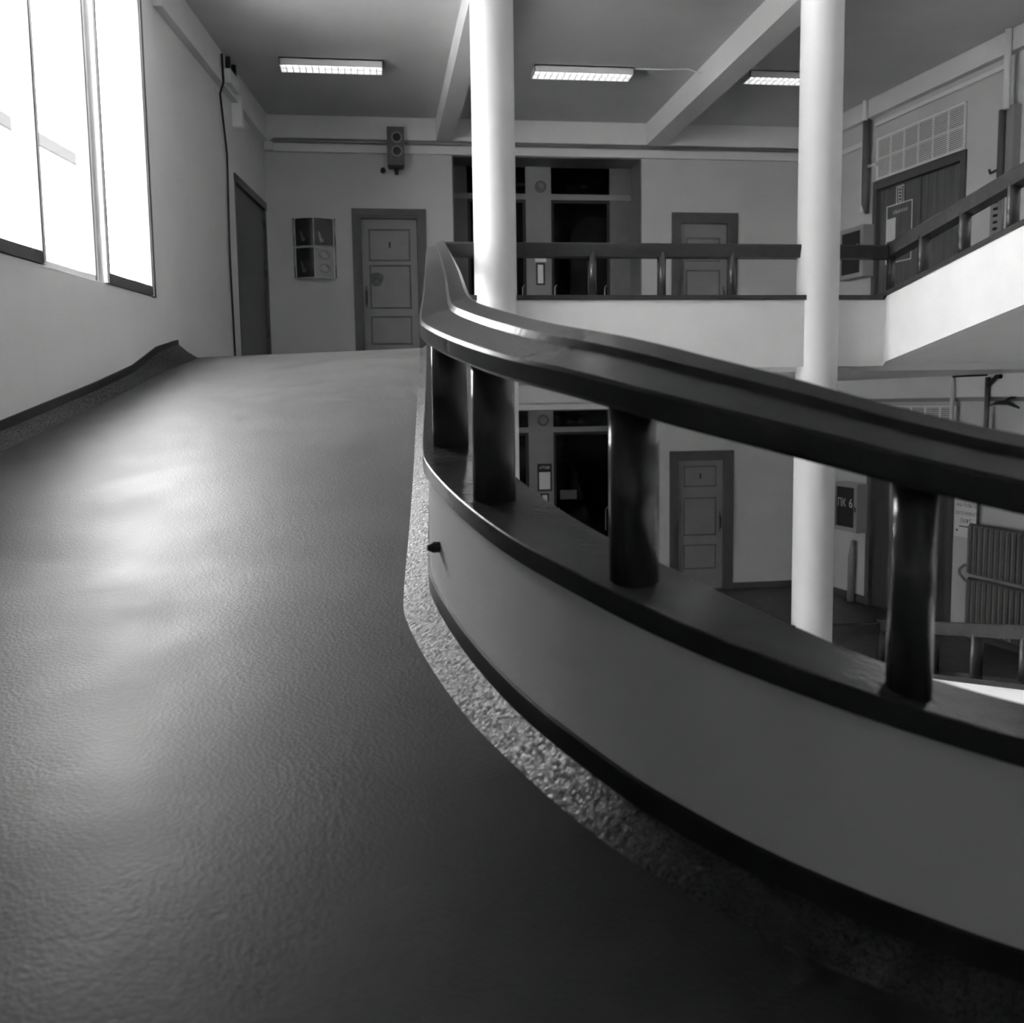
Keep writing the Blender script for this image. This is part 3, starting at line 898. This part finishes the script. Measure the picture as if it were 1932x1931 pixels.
vent(-H-0.05, 'white louvred vent of the lower hall just above the near handrail')

# ------------------------------------------------------------------ fire hose cabinets
def cabinet(z0, z1, Ya, Yb, label, with_text):
    a0, a1 = aR(Ya), aR(Yb); dp = 0.20
    o = empty('hose_cabinet', RIGHT((a0+a1)/2, 0, z0), label, 'cabinet')
    MB(RIGHT).box(a0, a1, 0.003, dp, z0, z1).build('body', 'cabinet', o)
    fr = MB(RIGHT); t = 0.09
    fr.box(a0, a0+t, dp, dp+0.025, z0, z1).box(a1-t, a1, dp, dp+0.025, z0, z1).box(a0+t, a1-t, dp, dp+0.0248, z0, z0+t*0.8).box(a0+t, a1-t, dp, dp+0.0248, z1-t*0.8, z1)
    d = fr.build('door', 'cabinet', o)
    MB(RIGHT).box(a0+t, a1-t, dp-0.001, dp+0.008, z0+t*0.8, z1-t*0.8).build('pane', 'black', d)
    MB(RIGHT).box(a1-0.05, a1-0.03, dp+0.025, dp+0.04, (z0+z1)/2-0.06, (z0+z1)/2+0.02).build('latch', 'metal_dark', d)
    zc = z0+(z1-z0)*(0.59 if with_text else 0.57)
    text_mesh('ПК', RIGHT, a0+t+0.04, a0+t+0.27, dp+0.009, zc, 0.14, 'white', o, 'lettering')
    text_mesh('6', RIGHT, a1-t-0.16, a1-t-0.06, dp+0.009, zc, 0.15, 'white', o, 'numeral')
    return o
cabinet(5.43, 6.25, 16.27, 15.56, 'grey glazed hose cabinet at the end of the upper gallery railing', False)
cabinet(1.22, 2.04, 16.27, 15.57, 'grey hose cabinet lettered in white beside the lower column', True)

# ------------------------------------------------------------------ pipes and trunking
def pipe(name, F, pts, r, m, label, cat='pipe', group=None):
    o = MB(F).tube(pts, r, 12).build(name, m, smooth=True)
    return tag(o, label, cat, group)
def Rp(Y, n, z): return (aR(Y), n, z)
rp = empty('riser_pipe', RIGHT(aR(15.85), 0.08, 6.5), 'vertical pipe with a dark sleeve beside the hose cabinet', 'pipe')
MB(RIGHT).tube([Rp(15.68, 0.165, 8.205), Rp(15.68, 0.16, 7.9)], 0.04, 12).build('upper_pipe', 'beam', rp, smooth=True)
MB(RIGHT).tube([Rp(15.72, 0.10, 7.92), Rp(15.72, 0.10, 6.60), Rp(15.74, 0.05, 6.45)], [0.062, 0.062, 0.03], 12).build('sleeve', 'pipe_d', rp, smooth=True)
MB(RIGHT).tube([Rp(15.68, 0.09, 7.18), Rp(15.48, 0.06, 7.18)], 0.028, 10).build('branch', 'beam', rp, smooth=True)
rp = empty('riser_pipe', RIGHT(aR(12.75), 0.08, 6.4), 'tall light pipe with boxed lower end over the climbing railing', 'pipe')
MB(RIGHT).tube([Rp(12.565, 0.165, 8.205), Rp(12.565, 0.16, 7.2)], 0.042, 12).build('upper_pipe', 'beam', rp, smooth=True)
MB(RIGHT).tube([Rp(12.67, 0.12, 7.22), Rp(12.67, 0.12, 6.3)], 0.05, 12).build('sleeve', 'pipe_d', rp, smooth=True)
MB(RIGHT).box(aR(12.60), aR(12.46), 0.004, 0.12, 6.35, 7.25).build('side_cover', 'pipe', rp)
MB(RIGHT).tube([Rp(12.72, 0.12, 6.47), Rp(12.86, 0.12, 6.45), Rp(12.88, 0.12, 6.5)], 0.018, 8).build('tap', 'metal_dark', rp, smooth=True)
tag(MB(RIGHT).box(-1.1, aR(15.86), 0.003, 0.05, 7.55, 7.63).build('cable_trunking', 'beam'), 'short light trunking beside the sleeved pipe', 'trunking')
tag(MB(RIGHT).box(aR(15.60), aR(12.70), 0.003, 0.045, 7.78, 7.84).build('cable_trunking', 'beam'), 'light trunking running along the side wall above the louvred vent', 'trunking')
tag(MB(RIGHT).box(-1.1, aR(11.2), 0.003, 0.04, 3.39, 3.44).build('cable_trunking', 'pipe'), 'thin trunking along the lower hall side wall', 'trunking')
tag(MB(RIGHT).box(aR(15.93), aR(15.86), 0.003, 0.05, 6.5, 7.55).build('cable_trunking', 'beam'), 'vertical light trunking dropping beside the sleeved pipe', 'trunking')
# end wall trunking
tag(MB(FAR).box(-1.52, 7.9, 0.003, 0.07, 7.66, 7.79).build('cable_trunking', 'beam'), 'white cable trunking across the end wall above the doors', 'trunking')
pipe('conduit', FAR, [(-1.6, 0.11, 7.80), (-1.5, 0.12, 7.82), (7.85, 0.12, 7.82)], 0.028, 'pipe', 'grey conduit lying on the white trunking of the end wall', 'conduit')
tag(MB(FAR).box(-1.66, -1.52, 0.003, 0.14, 7.66, 7.86).build('junction_box', 'beam'), 'white junction box in the corner of the end wall', 'junction box')
tag(MB(FAR).box(-1.6, 7.9, 0.003, 0.07, 3.34, 3.43).build('cable_trunking', 'beam'), 'white cable trunking across the lower end wall', 'trunking')
# left wall: dark cable, boxes
def Lp(Y, n, z): return (aL(Y), n, z)
pipe('wall_cable', LEFT, [Lp(14.27, 0.125, 8.15), Lp(14.30, 0.122, 7.79), Lp(14.47, 0.03, 7.70), Lp(14.72, 0.03, 6.95), Lp(14.62, 0.03, 5.6), Lp(14.68, 0.03, F2)], 0.014, 'black', 'black cable running down the pale side wall', 'cable')
jb = empty('junction_box', LEFT(aL(14.7), 0.1, 7.86), 'white box with dark plugs high on the pale side wall', 'junction box')
MB(LEFT).box(aL(14.98), aL(14.47), 0.104, 0.18, 7.84, 8.03).build('body', 'white', jb)
for yy in (14.52, 14.85):
    MB(LEFT).tube([Lp(yy, 0.142, 8.0), Lp(yy, 0.142, 8.19)], 0.035, 10).build('plug', 'black', jb, smooth=True)
tag(MB(LEFT).box(aL(15.36), aL(15.24), 0.003, 0.14, 7.48, 7.9).build('cable_trunking', 'white'), 'short white trunking dropping from the box on the pale wall', 'trunking')
# wire at ceiling between lamp and beam
pipe('ceiling_wire', None, [(3.80, 14.5, 8.20), (4.3, 14.45, 8.19), (4.6, 14.40, 8.19), (4.77, 14.3, 8.1)], 0.010, 'white', 'thin white wire from the middle ceiling lamp to the beam', 'wire')
pipe('ceiling_wire', None, [(4.775, 13.4, 8.0), (5.13, 13.6, 8.19), (5.5, 13.62, 8.20)], 0.008, 'white', 'thin white wire crossing the ceiling beam', 'wire')
# lower hall pipes
pipe('stand_pipe', RIGHT, [Rp(15.88, 0.10, 0.0), Rp(15.87, 0.10, 0.78), Rp(15.84, 0.10, 1.06)], [0.06, 0.06, 0.03], 'pipe', 'short standing pipe under the lettered hose cabinet', 'pipe')
lp = empty('drop_pipe', RIGHT(aR(12.93), 0.1, 3.0), 'dark drop pipe and brace below the climbing ramp', 'pipe')
MB(RIGHT).tube([Rp(12.74, 0.14, 3.72), Rp(12.74, 0.14, 2.6)], 0.035, 10).build('pipe', 'pipe_d', lp, smooth=True)
MB(RIGHT).tube([Rp(12.74, 0.14, 3.60), Rp(12.58, 0.14, 3.72), Rp(12.50, 0.14, 3.72)], 0.03, 10).build('brace', 'metal_dark', lp, smooth=True)
MB(RIGHT).tube([Rp(12.76, 0.14, 3.745), Rp(13.44, 0.14, 3.745)], 0.012, 8).build('arm', 'metal_dark', lp, smooth=True)
pipe('drop_pipe', RIGHT, [Rp(13.44, 0.14, 3.73), Rp(13.44, 0.14, 3.15), Rp(13.44, 0.14, 3.05)], [0.03, 0.03, 0.05], 'beam', 'light drop pipe in front of the lower louvred vent', 'pipe')
wl = empty('wall_lamp', RIGHT(aR(12.3), 0.1, 3.25), 'dark curved wall lamp below the climbing ramp', 'lamp')
MB(RIGHT).tube([Rp(12.35, 0.02, 3.45), Rp(12.35, 0.12, 3.43), Rp(12.30, 0.22, 3.40)], 0.014, 8).build('arm', 'metal_dark', wl, smooth=True)
MB(RIGHT).tube([Rp(12.62, 0.2, 3.33), Rp(12.45, 0.22, 3.37), Rp(12.25, 0.22, 3.37), Rp(12.08, 0.2, 3.30)], [0.012, 0.03, 0.035, 0.012], 10).build('shade', 'metal_dark', wl, smooth=True)

# slotted strip on the side wall seen under the climbing railing
sp = empty('slotted_panel', RIGHT(aR(12.88), 0.03, 5.6), 'grey strip with a row of dark slots under the climbing railing', 'panel')
MB(RIGHT).box(aR(12.92), aR(12.71), 0.0, 0.05, 5.45, 6.35).build('strip', 'pipe', sp)
for k in range(9):
    z = 5.52+k*0.088
    MB(RIGHT).box(aR(12.86), aR(12.78), 0.05, 0.054, z, z+0.035).build('slot', 'black', sp)

# radiators
def radiator(z0, z1, label):
    o = empty('radiator', RIGHT(aR(12.3), 0.12, z0), label, 'radiator', 'ribbed radiators in the lower hall')
    a0 = aR(12.98); nrib = 16; pitch = 0.105
    me = None
    for k in range(nrib):
        a = a0+k*pitch
        if me is None:
            r_ = MB(RIGHT)
            r_.box(a+0.012, a+pitch-0.022, 0.07, 0.19, z0+0.05, z1-0.05)
            r_.box(a+0.028, a+pitch-0.038, 0.19, 0.205, z0+0.07, z1-0.07)
            r0 = r_.build('rib', 'radiator', o); me = r0.data
        else:
            c = bpy.data.objects.new('rib', me); C.objects.link(c); c.parent = o
            c.matrix_parent_inverse = o.matrix_world.inverted()
            c.location = Vector((RIGHT.d[0], RIGHT.d[1], 0))*(k*pitch)
    MB(RIGHT).tube([(a0, 0.13, z1-0.055), (a0+nrib*pitch, 0.13, z1-0.055)], 0.035, 10).build('header_pipe', 'pipe_d', o, smooth=True)
    MB(RIGHT).tube([(a0, 0.13, z0+0.055), (a0+nrib*pitch, 0.13, z0+0.055)], 0.035, 10).build('header_pipe', 'pipe_d', o, smooth=True)
    return o
radiator(0.935, 1.70, 'upper of two stacked ribbed radiators beside the sign')
radiator(0.12, 0.93, 'lower of two stacked ribbed radiators behind the lower railing')
pipe('radiator_loop', RIGHT, [Rp(12.92, 0.13, 0.86), Rp(13.05, 0.14, 0.85), Rp(13.16, 0.15, 0.93), Rp(13.16, 0.15, 1.0), Rp(13.07, 0.14, 1.07), Rp(12.92, 0.13, 1.04)], 0.02, 'pipe', 'bent loop of pipe joining the two radiators', 'pipe')
pipe('radiator_riser', RIGHT, [Rp(12.93, 0.06, 2.6), Rp(12.93, 0.06, 1.65)], 0.022, 'pipe_d', 'thin riser pipe dropping to the stacked radiators', 'pipe')

# sign by the radiators
sn = empty('wall_sign', RIGHT(aR(13.22), 0.01, 1.42), 'white sign with dark lines of lettering beside the radiators', 'sign')
A0, A1 = aR(13.47), aR(12.99)
MB(RIGHT).box(A0, A1, 0.0, 0.012, 1.435, 2.06).build('board', 'white', sn)
text_mesh('ВАШ ПОДЪЕЗД', RIGHT, A0+0.04, A1-0.03, 0.013, 1.90, 0.055, 'black', sn)
text_mesh('ОБСЛУЖИВАЕТ', RIGHT, A0+0.02, A1-0.02, 0.013, 1.785, 0.05, 'black', sn)
text_mesh('ЛИФТ', RIGHT, A0+0.12, A1-0.13, 0.013, 1.675, 0.075, 'frame_dark', sn)
MB(RIGHT).box(A0+0.1, A1-0.12, 0.012, 0.014, 1.585, 1.60).build('rule', 'black', sn)
for a in (A0+0.06, A1-0.09):
    MB(RIGHT).tube([(a, 0.010, 1.53), (a, 0.018, 1.53)], 0.016, 10).build('screw', 'black', sn)

# ------------------------------------------------------------------ glazed screens in the recess of the end wall
SCR = Frame(0, 18.1, 1, 0, 0, -1)
def screen(z0, top, tr0, tr1, label, group):
    # reveal lining
    rv = MB(FAR); 
    rv.box(NI0-0.001, NI0+0.02, -0.75, -0.001, z0, top).box(NI1-0.02, NI1+0.001, -0.75, -0.001, z0, top).box(NI0, NI1, -0.75, -0.001, top-0.015, top)
    S(rv.build('trim_1' if z0 > 1 else 'trim_2', 'screen'), 'grey lining of the recess round the %s glazed screen' % ('upper' if z0 > 1 else 'lower'), 'trim')
    o = empty('glazed_screen', SCR(3.1, 0, z0), label, 'glazed screen', group)
    MB(SCR).box(1.45, 1.745, -0.05, 0.0, z0, top).build('side_panel', 'screen', o)
    MB(SCR).box(4.335, 4.725, -0.05, 0.0, z0, top).build('side_panel', 'screen', o)
    MB(SCR).box(2.795, 3.252, -0.06, 0.015, z0, top).build('post', 'door', o).data.materials[0] = M['screen_post']
    MB(SCR).box(1.45, 4.725, -0.05, 0.02, tr0, tr1).build('transom', 'screen_post', o)
    for a0, a1 in ((1.745, 2.795), (3.252, 4.335)):
        MB(SCR).box(a0, a1, -0.04, -0.032, tr1, top).build('pane', 'glass_d', o)
        d = MB(SCR).box(a0, a0+0.05, -0.045, -0.005, z0, tr0).box(a1-0.05, a1, -0.045, -0.005, z0, tr0).box(a0+0.05, a1-0.05, -0.045, -0.005, tr0-0.05, tr0).box(a0+0.05, a1-0.05, -0.045, -0.005, z0, z0+0.12).build('door_frame', 'black', o)
        MB(SCR).box(a0+0.05, a1-0.05, -0.03, -0.024, z0+0.12, tr0-0.05).build('pane', 'glass_d', d)
    for a in (2.71, 3.30, 4.22):
        MB(SCR).tube([(a, -0.005, z0+1.06), (a, 0.05, z0+1.08), (a, 0.05, z0+1.47), (a+0.035, 0.04, z0+1.51), (a+0.04, -0.005, z0+1.51)], 0.009, 8).build('handle', 'metal', o)
    # round lamp on the post
    zl = tr1+0.125
    l = MB(SCR).tube([(3.06, 0.015, zl), (3.06, 0.04, zl)], 0.105, 20).build('lamp_ring', 'frame_dark', o)
    MB(SCR).tube([(3.06, 0.04, zl), (3.06, 0.07, zl), (3.06, 0.095, zl)], [0.07, 0.065, 0.03], 18).build('lamp_glass', 'door', l, smooth=True)
    return o
M['screen_post'] = mat('screen_post_paint', 0.26, 0.45, 0.06, 4)
screen(F2, 7.66, 7.08, 7.175, 'dark glazed double doors in the recess behind the upper gallery railing', 'glazed screens')
screen(0.0, 3.335, 2.92, 3.015, 'dark glazed double doors of the lower hall seen under the handrail', 'glazed screens')
# corridor behind
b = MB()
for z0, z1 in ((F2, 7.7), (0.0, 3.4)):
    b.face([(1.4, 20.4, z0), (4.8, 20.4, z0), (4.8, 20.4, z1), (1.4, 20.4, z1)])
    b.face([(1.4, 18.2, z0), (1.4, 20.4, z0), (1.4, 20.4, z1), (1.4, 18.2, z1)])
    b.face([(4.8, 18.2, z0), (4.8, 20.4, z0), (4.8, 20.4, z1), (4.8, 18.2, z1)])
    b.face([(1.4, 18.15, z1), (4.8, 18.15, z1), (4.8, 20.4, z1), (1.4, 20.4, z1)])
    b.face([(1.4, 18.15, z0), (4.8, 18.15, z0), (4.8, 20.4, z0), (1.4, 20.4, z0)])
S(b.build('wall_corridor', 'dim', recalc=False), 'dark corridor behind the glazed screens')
# notices on the posts
ns_ = tag(MB(SCR).box(2.95, 3.155, 0.015, 0.019, 5.985, 6.16).build('paper_notice', 'paper'), 'small white paper on the post just under the gallery handrail', 'notice')
def framed(a0, a1, z0, z1, label, t=0.03, sheet_top=None):
    o = empty('framed_notice', SCR((a0+a1)/2, 0.02, z0), label, 'notice')
    MB(SCR).box(a0, a1, 0.015, 0.022, z0, z1).build('backing', 'black', o)
    fr = MB(SCR).box(a0, a0+t*0.6, 0.022, 0.03, z0, z1).box(a1-t*0.6, a1, 0.022, 0.03, z0, z1).box(a0, a1, 0.022, 0.0298, z0, z0+t*0.6).box(a0, a1, 0.022, 0.0298, z1-t*0.6, z1)
    fr.build('frame', 'black', o)
    MB(SCR).box(a0+t, a1-t, 0.022, 0.026, z0+t, (sheet_top or z1-t)).build('sheet', 'paper', o)
    return o
framed(2.965, 3.125, 5.575, 5.965, 'narrow black-framed notice on the upper post behind the railing')
fn = framed(2.945, 3.215, 1.84, 2.345, 'black-framed notice with lettered heading on the lower post', 0.032, 2.19)
text_mesh('4 ЭТАЖ', SCR, 2.99, 3.175, 0.0235, 2.275, 0.055, 'white', fn, 'heading')
framed(3.0, 3.155, 1.40, 1.795, 'narrow black-framed notice on the lower post')
tag(MB(SCR).box(3.375, 3.685, -0.022, -0.015, 1.675, 1.845).build('door_plate', 'frame_dark'), 'dull plate on the dark glazed door of the lower hall', 'plate')

# ------------------------------------------------------------------ curved display on the end wall
dp = empty('curved_display', FAR(-0.905, 0.0, 5.60), 'bulging display of dark prints between the flush door and panelled door', 'display')
def curved(a0, a1, z0, z1, u0, u1, v0, v1, off=0.0, nseg=8):
    """patch of a panel that bulges out of the wall"""
    b = MB(FAR)
    for k in range(nseg):
        q = []
        for j in (k, k+1):
            u = u0+(u1-u0)*j/nseg
            q.append((a0+(a1-a0)*u, 0.03+0.13*math.sin(math.pi*u)+off))
        zl, zh = z0+(z1-z0)*v0, z0+(z1-z0)*v1
        b.face([(q[0][0], q[0][1], zl), (q[1][0], q[1][1], zl), (q[1][0], q[1][1], zh), (q[0][0], q[0][1], zh)])
    return b
PX0, PX1, PZ0, PZ1, PZM = -1.235, -0.575, 5.60, 6.585, 6.11
M['print_d'] = mat('dark_print', 0.045, 0.3, 0.6, 5)
M['print_l'] = mat('pale_print', 0.36, 0.35, 0.12, 9)
M['print_m'] = mat('grey_print', 0.20, 0.35, 0.3, 6)
M['print_m2'] = mat('mid_grey_print', 0.22, 0.35, 0.35, 16)
def back(z0, z1):
    b = MB(FAR); n = 12
    pts = [(PX0+(PX1-PX0)*k/n, 0.03+0.13*math.sin(math.pi*k/n)-0.004) for k in range(n+1)]
    poly = [(p[0], p[1]) for p in pts]+[(PX1, 0.0), (PX0, 0.0)]
    bot = [(x, y, z0) for x, y in poly]; top = [(x, y, z1) for x, y in poly]
    b.face(bot); b.face(top)
    for k in range(len(poly)):
        k2 = (k+1) % len(poly)
        b.face([bot[k], bot[k2], top[k2], top[k]])
    return b
for z0, z1 in ((PZM+0.008, PZ1), (PZ0, PZM-0.008)):
    bk_ = back(z0, z1).build('panel', 'metal', dp)
    bk_.data.materials[0] = M['white']
    up_ = z0 > 6
    curved(PX0, PX1, z0, z1, 0.03, 0.485, 0.02, 0.98).build('print', 'print_d', bk_)
    curved(PX0, PX1, z0, z1, 0.50, 0.97, 0.02, 0.98).build('print', 'print_d' if up_ else 'print_l', bk_)
    sails = [(0.16, 0.2)] + ([(0.62, 0.15)] if up_ else [])
    for u, v in sails:
        for (uu, vv, w_s, h_s, m_) in ((u, v, 0.075, 0.38, 'print_l' if u > 0.5 else 'print_m'),):
            b = MB(FAR)
            def cp(u_, v_):
                return (PX0+(PX1-PX0)*u_, 0.03+0.13*math.sin(math.pi*u_)+0.004, z0+(z1-z0)*v_)
            b.face([cp(uu-0.02, vv+h_s), cp(uu, vv+h_s*0.4), cp(uu+0.02, vv), cp(uu+0.06, vv-0.03), cp(uu+0.10, vv), cp(uu+0.12, vv+0.06), cp(uu+0.07, vv+0.12), cp(uu+0.03, vv+h_s*0.8)])
            b.build('motif', m_, bk_)
    if not up_:
        for v in (0.3, 0.74):
            b = MB(FAR); ring = []
            for j in range(16):
                t = 2*math.pi*j/16
                u_ = 0.74+0.15*math.cos(t); v_ = v+0.16*math.sin(t)
                ring.append((PX0+(PX1-PX0)*u_, 0.03+0.13*math.sin(math.pi*u_)+0.004, z0+(z1-z0)*v_))
            b.face(ring)
            b.build('motif', 'print_l', bk_).data.materials[0] = M['print_m2']  if 'print_m2' in M else M['print_l']
    for a in (PX0-0.008, PX1+0.008):
        MB(FAR).tube([(a, 0.035, z0), (a, 0.035, z1)], 0.014, 8).build('side_rail', 'metal', dp, smooth=True)

# ------------------------------------------------------------------ loudspeaker box on the end wall
ls = empty('wall_loudspeaker', FAR(0.47, 0.0, 7.4), 'dark box with two round openings on the white trunking above the doors', 'loudspeaker')
MB(FAR).box(0.345, 0.625, 0.08, 0.30, 7.42, 8.03).build('case', 'pipe_d', ls)
for zc in (7.86, 7.64):
    rg = MB(FAR).tube([(0.50, 0.30, zc), (0.50, 0.312, zc)], 0.092, 20).build('ring', 'pipe', ls)
    MB(FAR).tube([(0.50, 0.312, zc), (0.50, 0.316, zc)], 0.066, 20).build('cone', 'black', rg)
MB(FAR).box(0.36, 0.61, 0.10, 0.28, 7.385, 7.42).build('foot', 'black', ls)
MB(FAR).tube([(0.49, 0.19, 7.39), (0.49, 0.19, 7.28)], [0.045, 0.03], 12).build('knob', 'black', ls)
bl = empty('pull_knob', FAR(0.265, 0.05, 7.36), 'small dark knob on a cord beside the dark box', 'knob')
MB(FAR).tube([(0.265, 0.05, 7.66), (0.265, 0.05, 7.40)], 0.008, 6).build('cord', 'beam', bl)
MB(FAR).tube([(0.265, 0.06, 7.425), (0.265, 0.06, 7.405), (0.265, 0.06, 7.375), (0.265, 0.06, 7.345), (0.265, 0.06, 7.33)], [0.015, 0.038, 0.046, 0.036, 0.012], 12).build('ball', 'black', bl, smooth=True)

# ------------------------------------------------------------------ ceiling lamps
def lamp(x0, x1, y0, label):
    y1 = y0+0.32; z1 = 8.21; z0 = 8.105
    o = empty('ceiling_lamp', ((x0+x1)/2, (y0+y1)/2, z0), label, 'ceiling lamp', 'louvred ceiling lamps')
    hs = MB(); t = 0.012
    hs.box(x0, x1, y0, y0+t, z0, z1).box(x0, x1, y1-t, y1, z0, z1).box(x0, x0+t, y0, y1, z0, z1).box(x1-t, x1, y0, y1, z0, z1).box(x0, x1, y0, y1, z1-0.02, z1-0.001)
    hs.build('housing', 'white', o)
    for yy in (y0+0.09, y1-0.09):
        MB().tube([(x0+0.03, yy, z0+0.055), (x1-0.03, yy, z0+0.055)], 0.016, 10).build('tube', 'tube', o, smooth=True)
    MB().box(x0+t, x1-t, (y0+y1)/2-0.006, (y0+y1)/2+0.006, z0+0.002, z0+0.04).build('louvre_spine', 'white', o)
    n = 16
    first = None
    for k in range(1, n):
        x = x0+(x1-x0)*k/n
        if first is None:
            first = MB().box(x-0.004, x+0.004, y0+t, y1-t, z0+0.001, z0+0.038).build('louvre_blade', 'white', o); bx_ = x
        else:
            c = bpy.data.objects.new('louvre_blade', first.data); C.objects.link(c); c.parent = o
            c.matrix_parent_inverse = o.matrix_world.inverted(); c.location = (x-bx_, 0, 0)
    return o
lamp(-1.15, 0.26, 14.48, 'louvred ceiling lamp above the panelled door with smudge')
lamp(2.38, 3.82, 14.45, 'louvred ceiling lamp in the bay between the two beams')
lamp(5.54, 6.95, 14.40, 'louvred ceiling lamp partly hidden by the column beside the climbing ramp')
